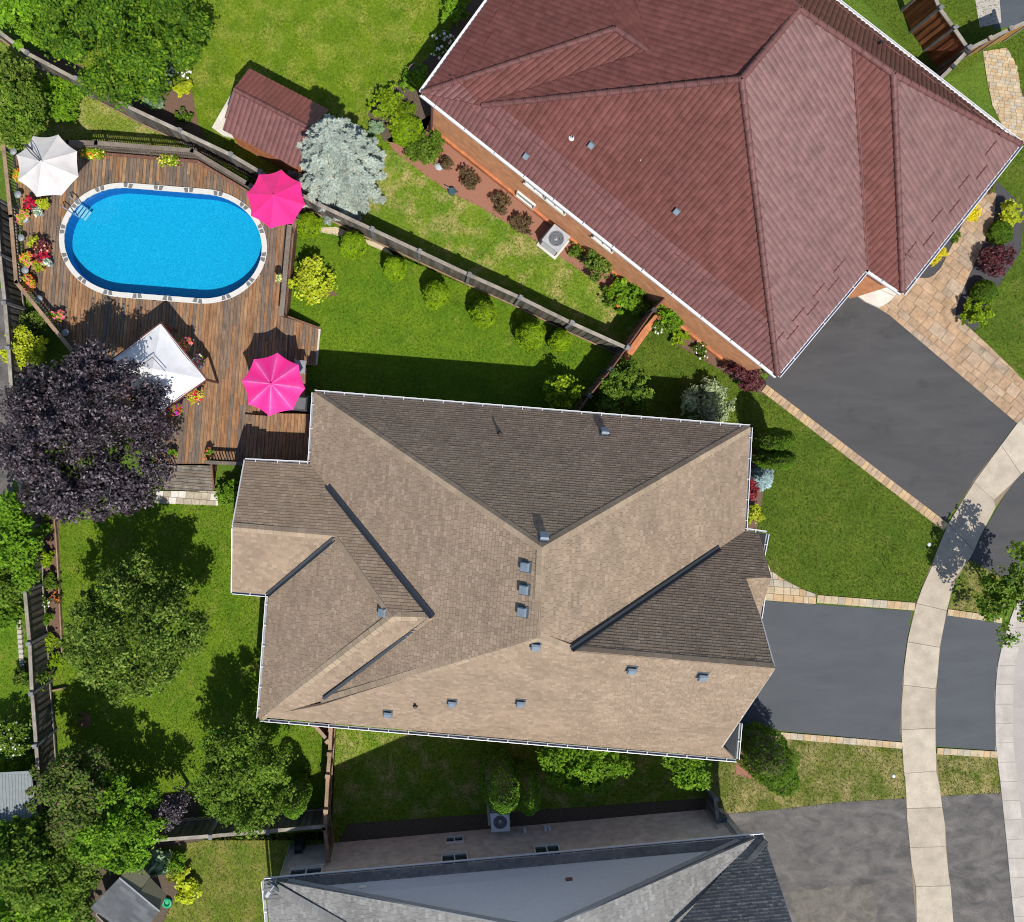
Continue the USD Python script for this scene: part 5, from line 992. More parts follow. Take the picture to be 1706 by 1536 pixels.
def tree(name, label, px_, py_, Rpx, z0, z1, leaf, n_, size, k=16, seed=0, cat='tree', sub=.31, base=None, ell=None, shell=.34, group=None, extra=(), jit=.4, core=.58, lean=.6, tr=None, cl=(9, .085)):
    zm = z0 * .45 + z1 * .55; c = W(px_, py_, zm); R = Rpx / S * (H - zm) / H; rg = np.random.default_rng(seed + 100); zr = (z1 - z0) / 2
    b = (c[0], c[1], 0) if base is None else tuple(W(*base)); t = thing(name, label, cat, b, group); bl = lobes((c[0], c[1], (z0 + z1) / 2), R, zr, k, seed, sub, jit, core)
    if ell:      # squash in plan: (angle, ratio)
        ca, sa = math.cos(ell[0]), math.sin(ell[0]); E_ = np.array([[ca, -sa, 0], [sa, ca, 0], [0, 0, 1]]) @ np.diag([1, ell[1], 1]) @ np.array([[ca, sa, 0], [-sa, ca, 0], [0, 0, 1]]); cc = np.array([c[0], c[1], (z0 + z1) / 2]); bl = [(cc + E_ @ (p_ - cc), r_) for p_, r_ in bl]
    bl += [(W(x, y, z), np.array([q, q, q * .7])) for x, y, z, q in extra]
    pts, d = crown_points(bl, n_, rg, shell, clump=cl[0], spread=cl[1]); pts[:, 2] = np.maximum(pts[:, 2], .03)
    part('crown' if cat == 'tree' else 'foliage', leaves(pts, len(pts), size, rg, lean, d), L[leaf], t)
    trunk(t, b, (c[0], c[1], z0 * .4 + z1 * .6), tr or (.05 + R * .035), seed, 4 if cat == 'tree' else 2, R * .5)
    return t, bl
def shrub(label, px_, py_, Rpx, h, leaf, n_=2200, size=.09, k=7, seed=0, name='shrub', group=None, **kw): return tree(name, label, px_, py_, Rpx, .02, h, leaf, n_, size, k, seed, 'shrub', group=group, **kw)
def bloom(t, bl, n_, leaf, size, seed, top=.3, name='flower'):
    rg = np.random.default_rng(seed); pts, d = crown_points(bl, n_ * 4, rg, .04, -.1, 1, .0); sel = d[:, 2] > top; pts, d = pts[sel][:n_], d[sel][:n_]; v, f = leaves(pts + d * .03, len(pts), size, rg, .3, d, .95, .1); return part(name + 's', (v, f), L['p_' + leaf], t, kind='stuff')
# trees
tree('maple_tree', 'broad bright green tree covering the top left corner beside the lawn', 212, 42, 114, 1.6, 6.2, 'maple', 46000, .135, 60, 1, sub=.19, core=.5, lean=.7, jit=.6, cl=(26, .17), extra=[(110, 15, 4, .9), (165, 138, 3.2, .6), (325, 50, 3.6, .7), (90, 60, 3.2, .6), (205, 140, 3, .45)])
tree('green_tree', 'mid green tree cut off by the top left corner of the picture', 40, 18, 58, 1.2, 4.2, 'bright', 9000, .15, 14, 2)
tree('purple_maple_tree', 'large dark purple leaved tree overhanging the gazebo and deck', 138, 728, 130, 1.8, 6.0, 'purple', 54000, .13, 64, 3, sub=.2, core=.55, lean=.75, shell=.34, jit=.5, cl=(20, .13), extra=[(205, 622, 4.6, .6), (225, 712, 4.2, .55), (258, 780, 4, .7), (200, 820, 4, .8), (60, 660, 4, .9), (120, 830, 3.6, .8), (20, 740, 4, .9), (150, 590, 4.2, .6)])
tree('green_tree', 'dark glossy green tree alone in the middle of the left back lawn', 218, 1050, 106, 1.2, 5.4, 'dark', 32000, .12, 56, 4, sub=.2, shell=.28, core=.7, lean=.65, jit=.5, cl=(18, .12))
tree('green_tree', 'mid green tree just below the lower left corner of the tan house', 408, 1288, 84, 1.0, 4.6, 'mid', 16000, .12, 36, 5, sub=.23, cl=(16, .11), jit=.55, ell=(.7, .95))
tree('green_tree', 'dark olive tree at the lower left with red tinged leaves', 122, 1318, 72, 1.0, 4.2, 'olive', 11000, .13, 18, 6, extra=[(110, 1380, 2.5, .8)])
tree('green_tree', 'bright green tree above the olive shed at the lower left', 196, 1366, 76, 1.0, 4.0, 'bright', 13000, .14, 20, 7)
tree('smoke_bush', 'thin grey purple bush between the two lower left green trees', 291, 1340, 36, .5, 3.2, 'purple', 2400, .09, 12, 8, cat='shrub', ell=(1.4, .65))
tree('green_tree', 'green tree filling the left part of the bottom edge', 62, 1440, 72, .8, 4.0, 'mid', 13000, .14, 22, 9)
tree('green_tree', 'yellow green shrubby tree in the bottom left corner', 50, 1520, 62, .5, 2.8, 'bright', 8000, .15, 16, 10)
tree('green_tree', 'dark conifer like tree at the left edge above the bottom corner', 14, 1400, 50, .6, 3.2, 'cedar_dark', 6000, .13, 12, 11)
tree('young_street_tree', 'young green street tree by the kerb at the right edge', 1690, 990, 60, 1.5, 3.3, 'mid', 4600, .15, 15, 12, sub=.34, core=.4, extra=[(1655, 1020, 2.2, .4), (1680, 1060, 2.2, .45), (1700, 920, 2.4, .45), (1645, 965, 2.0, .3)], base=(1655, 1000), tr=.05)
tree('green_tree', 'yellow green tree at the left edge beside the purple tree', 24, 905, 42, .8, 3.4, 'bright', 7500, .14, 16, 13, extra=[(42, 960, 2.4, .5), (12, 850, 2.5, .7)])
tree('green_tree', 'dark green tree at the left edge under the yellow green one', 10, 975, 36, .6, 2.6, 'mid', 4000, .13, 10, 14)
tree('green_tree', 'green tree at the left edge next to the cream umbrella', 32, 175, 48, .6, 3.0, 'mid', 6500, .13, 14, 15, extra=[(55, 215, 2.2, .45), (20, 225, 2.0, .5)])
tree('green_tree', 'dark green tree below the end of the long fence at upper left', 20, 125, 36, .5, 2.6, 'dark', 4000, .13, 10, 16)
shrub('low tangled green shrub below the long fence near the upper left', 105, 165, 42, .9, 'bright', 3500, .13, 12, 17)
tree('lilac_tree', 'pale flecked green tree under the bottom gutter of the tan house', 975, 1270, 66, .5, 2.7, 'bright', 14000, .11, 30, 18, ell=(.1, .66), sub=.24, cl=(14, .1), extra=[(920, 1262, 2.2, .5), (1030, 1276, 2, .5), (985, 1305, 1.8, .4), (950, 1300, 1.8, .35)])
tree('green_tree', 'mid green tree under the lower right gutter of the tan house', 1146, 1276, 42, .5, 2.5, 'bright', 6500, .12, 14, 19, ell=(0, .7))
tree('green_tree', 'dark leafy shrub mass between the bottom edge trees and the olive shed', 120, 1480, 40, .4, 2.2, 'mid', 5000, .13, 12, 140)
tree('green_tree', 'yellow green shrub between the two bottom left corner trees', 100, 1410, 34, .5, 2.6, 'bright', 4500, .13, 12, 141)
shrub('low dark shrub at the foot of the olive shed wall', 205, 1425, 18, .7, 'mid', 1500, .11, 8, 142)
tree('green_tree', 'dark green tree filling the gap left of the olive and slate shed', 150, 1425, 44, .4, 2.4, 'dark', 5000, .13, 14, 143)
tree('green_tree', 'dark green tree between the olive tinged tree and the left edge', 62, 1372, 42, .5, 3.0, 'dark', 5000, .13, 14, 144)
shrub('dark low shrub left of the slate roof slope at the bottom edge', 135, 1515, 30, .9, 'dark', 2600, .12, 10, 145)
# conifers
def spruce(label, bx, by, tx, ty, h, R, leaf, seed, levels=13, name='spruce_tree', cat='tree', dens=1.0):
    b = W(bx, by); top = W(tx, ty, h); rg = np.random.default_rng(seed); t = thing(name, label, cat, b); P_, D_ = [], []; wood_ = MB().tube([b, b * .5 + top * .5, top], [.13, .08, .02], 9)
    for l in range(levels):
        f = (l + .4) / levels; ax_ = b + (top - b) * (.06 + .94 * f); rr = R * (1 - f) ** .78; nb = max(5, int(11 * (1 - f) + 5)); a0 = rg.uniform(0, 6.28)
        for i in range(nb):
            a = a0 + 6.283 * i / nb + rg.normal(0, .12); L_ = rr * rg.uniform(.85, 1.12); d = np.array([math.cos(a), math.sin(a), -.02 + .35 * f]); sdir = np.array([-math.sin(a), math.cos(a), 0]); m_ = int(210 * dens * max(L_, .25)); u_ = rg.uniform(.08, 1, m_) ** .7; s_ = rg.normal(0, 1, m_) * .25 * L_ * (1.12 - u_) * .75
            q = ax_ + np.outer(u_ * L_, d) + np.outer(s_, sdir) + np.outer(-.10 * u_ ** 2 * L_ + rg.normal(0, .03, m_) - np.abs(s_) * .12, Z); P_.append(q); D_.append(np.tile(d, (m_, 1)) * .9 + np.outer(np.sign(s_), sdir) * .6); wood_.tube([ax_, ax_ + d * L_ * .7], [.02, .006], 4)
    c = np.vstack(P_); d = np.vstack(D_) + rg.normal(0, .3, (len(c), 3)); d /= np.linalg.norm(d, axis=1)[:, None]; nn = np.array([0, 0, 1.]) + rg.normal(0, .35, c.shape); nn -= (nn * d).sum(1)[:, None] * d; nn /= np.linalg.norm(nn, axis=1)[:, None]; w = np.cross(nn, d); s = rg.uniform(.045, .095, len(c))[:, None]
    v = np.stack([c - w * s * .32, c + w * s * .32, c + d * s * 1.3], 1).reshape(-1, 3); part('crown', (v, np.arange(len(v)).reshape(-1, 3)), L[leaf], t); part('trunk', wood_, M['bark'], t)
spruce('big pale blue spruce between red roofed shed and long fence', 567, 297, 545, 203, 6.4, 2.0, 'spruce', 21, 17, dens=2.2)
spruce('small pale blue spruce shrub at the front corner of the tan house', 1268, 796, 1274, 796, .9, .5, 'blue', 22, 7, name='dwarf_spruce', cat='shrub', dens=2.5)
def cedar(label, px_, py_, Rpx, h, seed, leaf='cedar', n_=3200, taper=.72, group=None, name='globe_cedar', ell=None):
    """A dense clipped evergreen: egg shaped, fine leaves."""
    zm = h * .5; c = W(px_, py_, zm); R = Rpx / S * (H - zm) / H; rg = np.random.default_rng(seed); t = thing(name, label, 'shrub', (c[0], c[1], 0), group); u_ = rg.uniform(0, 1, n_); a = rg.uniform(0, 6.283, n_); z = u_ * h; prof = np.sqrt(np.clip(1 - ((u_ - .36) / np.where(u_ > .36, .64, .5)) ** 2, 0, 1)); rr = R * prof * (1 - rg.exponential(.07, n_)) * (1 + .34 * (noise3(np.column_stack([np.cos(a) * 2, np.sin(a) * 2, u_ * 3]), 1.3, seed) - .5) * 2)
    pts = np.column_stack([c[0] + np.cos(a) * rr, c[1] + np.sin(a) * rr * (ell or 1), z + .02]); tz = rg.uniform(0, 1, n_ // 3); 
    d = np.column_stack([np.cos(a), np.sin(a), (u_ - .3) * 1.2]); part('foliage', leaves(pts, n_, .078, rg, .75, d, .6), L[leaf], t)
    part('trunk', MB().tube([(c[0], c[1], -.03), (c[0], c[1], h * .75)], [.05, .02], 7), M['bark'], t)
    core = trimesh.creation.icosphere(2); part('inner_twigs', (np.array(core.vertices) * (R * .72, R * .72 * (ell or 1), h * .4) + (c[0], c[1], h * .42), np.array(core.faces)), M['bark'], t)
gl = 'globe shrubs in a row along the long fence'
for i, (x, y, r_, h, w_) in enumerate([(513, 374, 20, 1.2, 'first globe shrub of the fence row, right of the large pink umbrella'), (587, 407, 21, 1.5, 'second globe shrub of the fence row, on pale gravel'), (657, 446, 19, 1.4, 'third globe shrub of the fence row, pale with a soft outline'), (727, 489, 22, 1.6, 'fourth globe shrub of the fence row, counted from the pool'), (806, 521, 22, 1.7, 'fifth globe shrub of the fence row, counted from the pool'), (885, 558, 23, 1.8, 'sixth globe shrub of the fence row, the largest and roundest'), (934, 567, 19, 1.5, 'last globe shrub of the fence row, nearest the fence corner')]): cedar(w_, x, y, r_, h, 40 + i, n_=4200, group=gl)
cedar('dark columnar cedar at the front of the tan house by the gutter corner', 1290, 733, 23, 3.3, 51, 'cedar_dark', 5500, name='columnar_cedar', ell=.9)
cedar('second dark columnar cedar at the front of the tan house, lower one', 1294, 764, 22, 3.0, 52, 'cedar_dark', 5500, name='columnar_cedar', ell=.8)
cedar('left one of the twin cedars above the white topped air conditioner', 834, 1304, 34, 4.6, 53, 'cedar_green', 7200, name='columnar_cedar')
cedar('right one of the twin cedars above the white topped air conditioner', 872, 1312, 26, 4.1, 54, 'cedar_green', 5600, name='columnar_cedar')
cedar('big dark cedar at the lower right corner of the tan house by the driveway', 1279, 1262, 42, 3.0, 55, 'cedar_dark', 8000, name='cedar_shrub', ell=1.05)
cedar('lower part clump of the dark cedars below the driveway corner', 1300, 1295, 28, 1.8, 56, 'cedar_dark', 4500, name='cedar_shrub')
cedar('small bright edged cedar standing by the fence at lower left', 492, 1328, 23, 3.0, 57, 'cedar_green', 4500, name='columnar_cedar')
cedar('bright green clipped globe beside the brick corner of the red metal roof house', 678, 217, 26, .9, 58, 'cedar', 4500, name='globe_cedar')
cedar('dark green clipped globe in the stone walkway bed at right', 1668, 387, 19, .7, 59, 'cedar_dark', 3000)
cedar('dark green globe shrub at the lower end of the walkway bed', 1641, 486, 19, .8, 60, 'cedar_dark', 3000)
# shrubs
shrub('golden yellow shrub on the lawn beside the dark deck railing', 517, 466, 35, 1.5, 'gold', 2600, .13, 14, 61, name='golden_shrub', sub=.3, core=.7)
shrub('yellow lime shrub by the left fence below the deck corner', 40, 578, 36, 1.8, 'gold', 2600, .13, 14, 62, name='golden_shrub', sub=.3, core=.7)
shrub('dark green shrub under the deck railing beside the left fence', 52, 542, 22, 1.0, 'dark', 1500, .1, 8, 63)
shrub('small bushy green tree by the top gutter of the tan house', 937, 652, 30, 1.9, 'lime', 2600, .13, 12, 64)
shrub('round dark green tree straddling the red brown fence by the tan house', 1037, 652, 46, 2.3, 'mid', 6000, .12, 20, 65)
shrub('white variegated shrub by the upper right gutter of the tan house', 1178, 674, 42, 1.3, 'varieg', 5000, .1, 14, 66, name='variegated_shrub')
t_, b_ = shrub('dark red barberry at the lower corner of the red metal roof house', 1243, 618, 38, 1.1, 'barberry', 4200, .09, 14, 67, name='barberry_shrub', ell=(-.7, .72))
shrub('small lime hosta beside the orange brick wall of the red metal roof house', 1130, 562, 16, .45, 'lime', 500, .15, 6, 68, name='hosta')
shrub('green shrub tucked below the eave beside the orange timber edging', 1114, 524, 28, 1.2, 'bright', 2400, .1, 10, 69)
t_, b_ = shrub('low green plant dotted white near the brick wall, under the lime hosta', 1168, 583, 16, .4, 'mid', 900, .09, 6, 70, name='flowering_plant'); bloom(t_, b_, 14, 'white', .09, 1)
t_, b_ = shrub('low plant with few white flowers left of the lime hosta', 1098, 549, 14, .4, 'mid', 700, .09, 6, 71, name='flowering_plant'); bloom(t_, b_, 10, 'white', .09, 2)
shrub('dense dark green globe bush below the air conditioner of the red metal roof', 1001, 440, 30, 1.2, 'dark', 4200, .09, 14, 72, name='round_shrub')
t_, b_ = shrub('leafy plant with orange flowers near the fence corner', 1022, 490, 20, .6, 'mid', 1100, .13, 8, 73, name='flowering_plant'); bloom(t_, b_, 18, 'orange', .13, 3)
shrub('big leafy green plant under the eave next to the fence corner', 1050, 494, 34, .8, 'bright', 2600, .16, 14, 74, name='leafy_plant')
shrub('dry brown leaved plant by the orange wall near the fence corner', 1075, 488, 18, .5, 'rust', 700, .1, 6, 75)
for i, (x, y, r_, w_) in enumerate([(781, 296, 22, 'rusty barberry shrub nearest the white rocks by the brick wall'), (834, 338, 20, 'dark rusty barberry shrub under the lower window of the brick wall'), (871, 373, 22, 'greenish barberry shrub next to the orange wall air conditioner'), (745, 274, 12, 'small rusty shrub beside the white rocks by the brick wall')]): shrub(w_, x, y, r_, .7, 'rust', 1500, .08, 10, 80 + i, name='barberry_shrub', ell=(-.66, .7), group='barberry shrubs along the brick wall')
shrub('small green plant below the orange wall air conditioner', 958, 418, 15, .5, 'mid', 700, .09, 6, 85)
shrub('leafy green shrub at the brick corner below the bright clipped globe', 708, 245, 34, .8, 'mid', 3600, .1, 14, 86, ell=(.4, .75))
shrub('bright hedge like shrub at the left corner of the red metal roof', 652, 178, 36, 1.0, 'lime', 4200, .1, 16, 87)
shrub('grey green low plant at the left end of the corner bed', 627, 214, 15, .4, 'greygreen', 900, .1, 6, 88, name='leafy_plant')
shrub('long low green hedge along the garden bed beside the upper lawn', 690, 130, 28, .7, 'bright', 3000, .09, 14, 89, ell=(.95, .5))
shrub('bright green shrub at the top end of the corner bed', 755, 20, 24, .9, 'bright', 2000, .1, 10, 90)
t_, b_ = shrub('white hydrangea in the shade of the red metal roof', 738, 76, 22, .9, 'dark', 1600, .12, 10, 91, name='hydrangea'); bloom(t_, b_, 60, 'white', .13, 4, 0)
t_, b_ = shrub('white flowering bush at the lower right edge of the top left tree', 298, 114, 22, 1.5, 'mid', 1800, .1, 10, 92, name='flowering_shrub'); bloom(t_, b_, 70, 'white', .13, 5, 0)
shrub('yellow striped grass clump below the white flowering bush', 305, 145, 15, .5, 'gold', 900, .16, 6, 93, name='grass_clump')
shrub('small dark green bush beside the fence in the mulch at top left', 307, 196, 16, .5, 'cedar_dark', 1000, .08, 6, 94)
shrub('green leafy plants in the mulch bed right of the top left tree', 245, 130, 24, .7, 'bright', 1800, .12, 10, 95, name='leafy_plant')
shrub('spiky leaved plant by the long fence in the mulch at top left', 255, 172, 16, .5, 'greygreen', 600, .2, 6, 96, name='leafy_plant')
for i, (x, y, w_) in enumerate([(1614, 349, 'upper yellow mound half under the gutter of the red metal roof'), (1558, 424, 'lower yellow mound half under the gutter of the red metal roof')]):
    shrub(w_, x, y, 20, .6, 'yellow', 2600, .06, 9, 100 + i, name='yellow_mound', group='yellow mounds along the walkway')
shrub('small green shrub between the two yellow mounds', 1586, 392, 13, .4, 'cedar_dark', 900, .07, 6, 103)
shrub('yellow green feathery shrub at the right edge above the globe', 1682, 357, 22, .8, 'gold', 1400, .11, 10, 104)
shrub('dark red barberry bush in the walkway bed at the right edge', 1660, 434, 30, .9, 'barberry', 3200, .09, 14, 105, name='barberry_shrub', ell=(.7, .8))
shrub('bright green leafy shrub at the bottom tip of the walkway bed', 1627, 521, 25, .8, 'lime', 1800, .12, 10, 106)
shrub('small purple leaved plant at the top of the walkway path', 1646, 310, 13, .4, 'rust', 700, .07, 6, 107)
shrub('red barberry beside the small blue spruce at the tan house front', 1251, 815, 18, .9, 'barb_red', 2000, .08, 10, 108, name='barberry_shrub', ell=(1.5, .55))
shrub('yellow flowering shrub below the red barberry at the tan house front', 1255, 858, 16, .7, 'gold', 1300, .08, 8, 109)
shrub('bright green bush at the foot of the deck stairs beside the stone pad', 380, 822, 20, 1.0, 'bright', 2000, .1, 9, 110)
shrub('tall spiky yucca above the olive shed', 262, 1430, 24, .9, 'greygreen', 260, .42, 5, 111, name='yucca')
shrub('large striped hosta at the right side of the olive shed', 306, 1474, 28, .6, 'gold', 700, .2, 10, 112, name='hosta')
shrub('green shrub between the yucca and the striped hosta', 290, 1438, 18, .9, 'bright', 1500, .1, 8, 113)
t_, b_ = shrub('white flowering lilac bush at the left edge by the pale grey shed', 22, 1228, 36, 1.8, 'mid', 3600, .11, 14, 114, name='flowering_shrub'); bloom(t_, b_, 60, 'white', .08, 6, 0)
shrub('lime shrub at the left edge above the pale grey shed', 30, 1266, 26, 1.0, 'lime', 1500, .11, 9, 115)
shrub('green shrub left of the fence beside the row of edging stones', 10, 1030, 26, 1.2, 'bright', 2000, .11, 10, 116)
shrub('dark bush leaning on the left fence near its bend', 40, 1130, 18, .8, 'dark', 1300, .1, 8, 117)
shrub('overgrown pale green vine at the break of the left fence', 64, 1132, 20, 1.6, 'mid', 1400, .1, 8, 118)
for i, (x, y, r_, lf, w_) in enumerate([(76, 848, 17, 'lime', 'bright lime plant at the top of the left garden bed'), (76, 880, 11, 'bright', 'small green plant below the lime one in the left bed'), (78, 930, 14, 'lime', 'yellow green leafy plant in the upper left bed'), (86, 968, 15, 'mid', 'round green plant halfway down the left garden bed'), (76, 1030, 13, 'bright', 'loose green plant below the white flowers in the left bed'), (84, 1068, 14, 'lime', 'lime leaved plant beside the dark tree in the left bed'), (90, 1100, 15, 'lime', 'yellow green plant at the lower end of the left bed'), (82, 1118, 12, 'olive', 'brownish plant at the lower end of the left bed')]): shrub(w_, x, y, r_, .55, lf, 900, .1, 7, 120 + i, name='garden_plant', group='plants in the left garden bed')
t_, b_ = shrub('white flowering plant against the left fence in the garden bed', 73, 1003, 12, .5, 'mid', 700, .09, 6, 130, name='flowering_plant'); bloom(t_, b_, 40, 'white', .08, 7, 0)
t_, b_ = shrub('orange flowering plant next to the wooden edging of the left bed', 92, 995, 11, .4, 'rust', 500, .08, 6, 131, name='flowering_plant'); bloom(t_, b_, 26, 'orange', .07, 8, 0)
shrub('small dark sapling in a mulch patch on the left lawn', 132, 1194, 8, .8, 'dark', 500, .08, 5, 132, name='sapling')
shrub('tiny lime sapling below the dark one on the left lawn', 127, 1214, 9, .6, 'lime', 450, .09, 5, 133, name='sapling')
solo('mulch_patch', MB().sheet(Point(*XY([(140, 1200)])[0]).buffer(.32), .006), M['mulch_red'], kind='structure')
rk = np.random.default_rng(9)
def rock(label, x, y, s, c):
    m = trimesh.creation.icosphere(1); v = np.array(m.vertices) * (1 + rk.normal(0, .1, (len(m.vertices), 1))) * (s, s * rk.uniform(.6, .9), s * .6); solo('rock', (v + W(x, y) + (0, 0, s * .3), np.array(m.faces)), c, label, 'rock')
rock('pale grey rock in the red mulch by the brick wall', 743, 265, .15, M['kerb']); rock('blue grey flat rock at the edge of the red mulch bed', 731, 278, .2, M['potgrey']); rock('small white rock below the pale grey one', 750, 270, .1, M['white']); rock('white rock beside the red barberry near the driveway corner', 1232, 595, .17, M['slab'])
wc_ = thing('watering_can', 'dark teal watering can lying at the edge of the red mulch bed', 'watering can', W(753, 319)); q = W(753, 319, .12); part('body', MB().lathe(q - (0, 0, .11), [(0, 0), (.15, 0), (.16, .2), (.12, .23), (0, .22)], 14), plain('dark_teal', (.03, .07, .09), .4), wc_); part('spout', MB().tube([q + U * .1, q + U * -.3 + V * .18 + (0, 0, .12)], [.03, .02], 8), '/World/Looks/dark_teal', wc_); part('handle', MB().tube([q + U * .14 + (0, 0, .1), q + U * .26, q + U * .15 - (0, 0, .08)], .015, 6), '/World/Looks/dark_teal', wc_)
bn_ = thing('garden_bench', 'dark garden seat beside the white flowering bush at top left', 'bench', W(279, 138)); q = W(279, 138); e = unit(W(285, 150) - W(272, 126)); o = np.cross(Z, e)
for k in range(4): part('slat', MB().box(q + o * (k * .1 - .15) + (0, 0, .42), (e, o, Z), (.3, .045, .015)), M['cover'], bn_)
for i in (-1, 1):
    for j in (-1, 1): part('leg', MB().box(q + e * i * .26 + o * j * .16 + (0, 0, .2), (e, o, Z), (.02, .02, .2)), M['dark'], bn_)
tub = thing('planter', 'round brown barrel planter under the left corner of the red metal roof', 'planter', W(692, 126)); part('barrel', MB().lathe(W(692, 126), [(.26, 0), (.33, .25), (.31, .5), (.27, .5), (.27, .4), (0, .4)], 18), M['rail_grey'], tub); rg = np.random.default_rng(3); part('foliage', leaves(W(692, 126, .45) + rg.normal(0, .1, (260, 3)) * (1, 1, .4), 260, .1, rg), L['mid'], tub)

# planters on the deck
def pot(label, x, y, z, Rpx, leaf, flower, nf, seed, potm='terracotta', name='flower_pot', group=None, oblong=None, nl=700):
    zc = z + .45; c = W(x, y, zc); R = Rpx / S * (H - zc) / H; rg = np.random.default_rng(seed); t = thing(name, label, 'planter', (c[0], c[1], z), group); b = np.array([c[0], c[1], z])
    if oblong is None: part('pot', MB().lathe(b, [(0, 0), (R * .5, 0), (R * .72, .3), (R * .78, .3), (R * .78, .34), (R * .66, .34), (R * .66, .28), (0, .28)], 16), M[potm], t); bl = lobes(b + (0, 0, .38), R, R * .75, 6, seed, .4)
    else:
        e, o = oblong; part('box', MB().box(b + (0, 0, .12), (e, np.cross(Z, e), Z), (o, .11, .12)), M[potm], t); bl = [(b + e * k * o + (0, 0, .27), np.array([R, R, R]) * rg.uniform(.8, 1.15)) for k in (-.75, -.3, .2, .7)]
    pts, d = crown_points(bl, nl, rg, .2, -.2); part('foliage', leaves(pts, len(pts), .075, rg, .5, d), L[leaf], t)
    for i, fl in enumerate(flower): bloom(t, bl, nf, fl, .085, seed + 50 + i, .0)
    return t
pg = 'flower pots along the left deck railing'
for i, (x, y, r_, lf, fl, nf, w_) in enumerate([(28, 292, 11, 'gold', ['orange'], 60, 'yellow leaved pot with orange rim partly under the cream umbrella'), (48, 338, 11, 'barberry', ['red'], 120, 'deep red flower pot just below the cream umbrella'), (68, 339, 12, 'gold', [], 0, 'lime foliage pot just below the cream umbrella'), (35, 360, 13, 'gold', ['pink'], 60, 'lime and pink pot left of the pool ladder'), (54, 401, 10, 'gold', [], 0, 'plain lime pot above the purple leaved pot'), (70, 412, 15, 'barberry', ['mixed'], 12, 'purple leaved pot nearest the left end of the pool'), (68, 427, 11, 'barberry', ['red'], 120, 'crimson flower pot below the purple leaved pot'), (41, 429, 13, 'gold', ['pink', 'orange'], 50, 'lime pot with pink rim left of the crimson pot'), (64, 442, 10, 'gold', [], 0, 'small lime pot below the crimson pot'), (78, 437, 8, 'greygreen', ['white'], 20, 'small white flowering pot right of the crimson pot'), (47, 471, 14, 'gold', ['pink', 'orange'], 60, 'pink and lime pot at the bend of the deck railing'), (92, 527, 12, 'lime', ['pink'], 70, 'pink pot standing alone near the lower end of the deck railing'), (62, 352, 8, 'greygreen', ['white'], 25, 'little white flowering pot below the lime foliage pot')]): pot(w_, x, y, DZ, r_, lf, fl, nf, 200 + i, 'potgrey' if i % 3 == 0 else 'terracotta', group=pg)
hb = 'flower baskets around the gazebo'
for i, (x, y, r_, lf, fl, w_) in enumerate([(309, 570, 13, 'bright', ['mixed', 'pink'], 'pink and orange flower basket at the top right side of the gazebo'), (329, 603, 12, 'lime', ['white', 'pink'], 'lime and pink flower basket at the right side of the gazebo'), (321, 659, 15, 'gold', ['mixed', 'red'], 'yellow and red flower basket below the right corner of the gazebo'), (290, 682, 14, 'lime', ['purple', 'red'], 'purple and red flower basket at the bottom side of the gazebo')]): pot(w_, x, y, DZ + .6, r_, lf, fl, 60, 230 + i, 'terracotta', 'flower_basket', hb)
for x, y in ((309, 570), (329, 603), (321, 659), (290, 682)):
    q = W(x, y, DZ + .6); solo('plant_stand', MB().lathe((*q[:2], DZ), [(.16, 0), (.05, .05), (.04, .5), (.14, .6), (0, .6)], 12), M['dark'], {309: 'dark stand under the pink and orange flower basket', 329: 'dark stand under the lime and pink flower basket', 321: 'dark stand under the yellow and red flower basket', 290: 'dark stand under the purple and red flower basket'}[x], 'plant stand')
pot('yellow flowering box planter nearest the cream umbrella on the upper deck edge', 152, 254, DZ, 8, 'lime', ['yellow', 'orange'], 26, 240, 'guard', 'planter_box', None, (U, .36)); pot('yellow flowering box planter above the middle of the pool', 279, 265, DZ, 8, 'lime', ['yellow', 'mixed'], 26, 241, 'guard', 'planter_box', None, (U, .36))
pot('flower pot with red leaves beside the short deck railing and stairs', 347, 757, DZ, 10, 'bright', ['mixed'], 30, 242); pot('small green pot under the edge of the purple tree by the stairs', 285, 755, DZ, 9, 'bright', [], 0, 243)
pot('small yellow flower basket hanging on the right deck railing', 464, 464, DZ + .45, 7, 'greygreen', ['yellow'], 26, 244)
lg = 'round grey lanterns along the left deck railing'
for i, (x, y, w_) in enumerate([(22, 252, 'uppermost round grey lantern by the deck railing'), (30, 324, 'round grey lantern between the first two pots'), (35, 396, 'round grey lantern left of the purple leaved pot'), (42, 450, 'round grey lantern below the lime pot with pink rim'), (65, 498, 'pale grey lantern at the bend of the deck railing'), (109, 554, 'pale grey lantern at the lower end of the deck railing')]):
    t = thing('lantern', w_, 'lantern', W(x, y, DZ), lg); c = W(x, y, DZ + .4); part('pole', MB().tube([(*c[:2], DZ), c], .018, 6), M['dark'], t); part('shade', MB().lathe(c, [(.15, 0), (.14, .04), (.06, .09), (0, .1)], 16), M['lantern'], t); part('lamp', MB().lathe(c - (0, 0, .12), [(0, 0), (.06, .01), (.06, .11), (0, .12)], 12), M['white'], t)

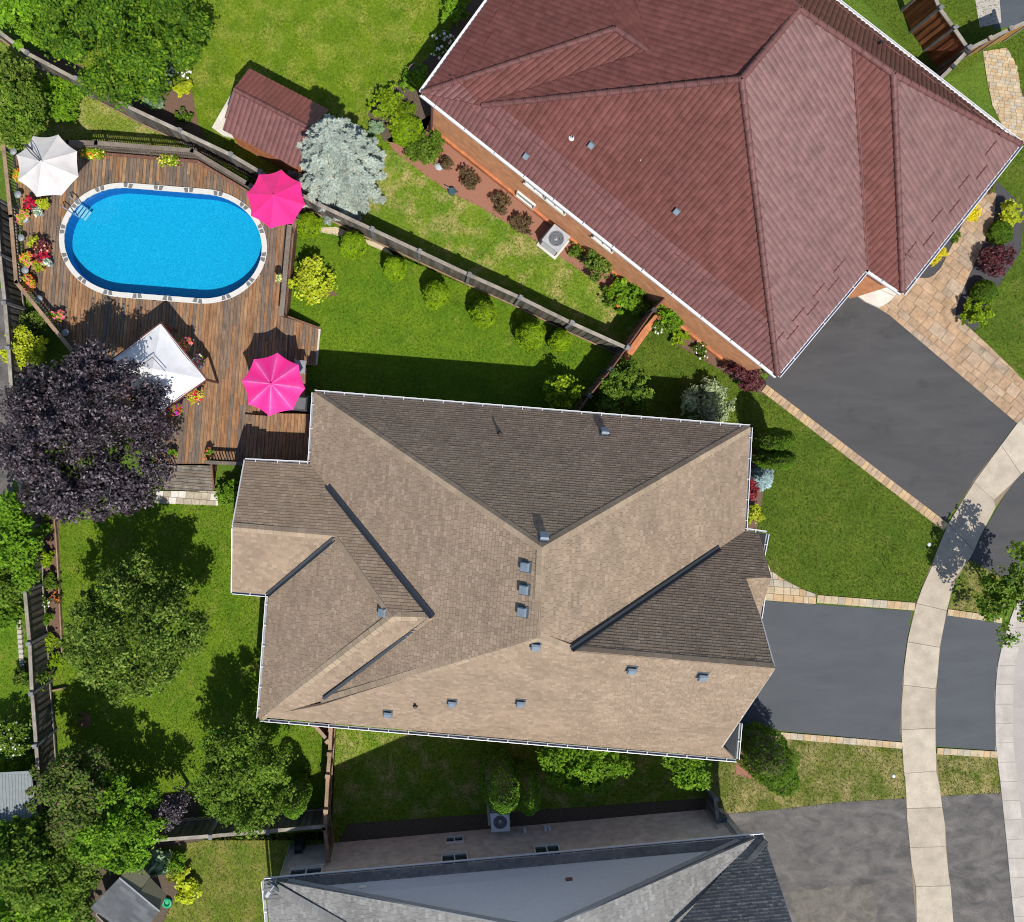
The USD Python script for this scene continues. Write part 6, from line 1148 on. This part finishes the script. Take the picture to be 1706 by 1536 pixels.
# ------------------------------------------------------------------ standing grass blades over the lawns
taken = unary_union([walk, stone_poly, deck_poly, foot1, foot2, foot3, bp, drive1, drive2, drive3, apron1, apron2, apron3, road, curve, pad] + beds).buffer(-.045)
def blades(key, m, dens, seed, h=.055):
    poly = LAWN[key].intersection(sbox(-20, -22, 28, 20)).difference(taken); rg = np.random.default_rng(seed); x0, y0, x1, y1 = poly.bounds; n_ = int((x1 - x0) * (y1 - y0) * dens); xy = rg.uniform((x0, y0), (x1, y1), (n_, 2)); xy = xy[contains_xy(poly, xy[:, 0], xy[:, 1])]
    n_ = len(xy); a = rg.uniform(0, 6.283, n_); h_ = h * rg.uniform(.6, 1.6, n_); ln = rg.uniform(.2, 1.1, n_) * h_ * 1.2; w = .011 * rg.uniform(.7, 1.5, n_); d = np.column_stack([np.cos(a), np.sin(a)]); p_ = np.column_stack([-d[:, 1], d[:, 0]])
    v = np.stack([np.column_stack([xy - p_ * w[:, None], np.full(n_, .002)]), np.column_stack([xy + p_ * w[:, None], np.full(n_, .002)]), np.column_stack([xy + d * ln[:, None], h_])], 1).reshape(-1, 3)
    solo('grass', (v, np.arange(len(v)).reshape(-1, 3)), L[m], {'top': 'grass of the sunny upper lawn', 'strip': 'patchy grass between long fence and brick wall', 'tri': 'pale grass of the narrow wedge by the fence', 'mid': 'vivid grass of the middle lawn', 'front': 'dark grass of the front lawn', 'far': 'grass at the right edge', 'far2': 'grass at the top right corner', 'back': 'grass of the left back lawn', 'left': 'grass left of the left fence', 'side': 'grass in the shade between the two houses', 'frontdry': 'dry grass below the driveway', 'verge': 'dry grass verge by the kerb', 'verge2': 'grass verge around the street tree', 'bottom': 'dry grass of the lower left lawn'}[key], 'grass', kind='stuff')
for i, (k, m, dn) in enumerate([('top', 'grass', 330), ('strip', 'grass', 260), ('tri', 'grass', 300), ('mid', 'grass', 330), ('front', 'grass_front', 330), ('far', 'grass_front', 250), ('far2', 'grass_front', 200), ('back', 'grass', 330), ('left', 'grass', 200), ('side', 'grass_front', 250), ('frontdry', 'grass_dry', 330), ('verge', 'grass_dry', 330), ('verge2', 'grass_dry', 300), ('bottom', 'grass_dry', 250)]): blades(k, m, dn, 300 + i)
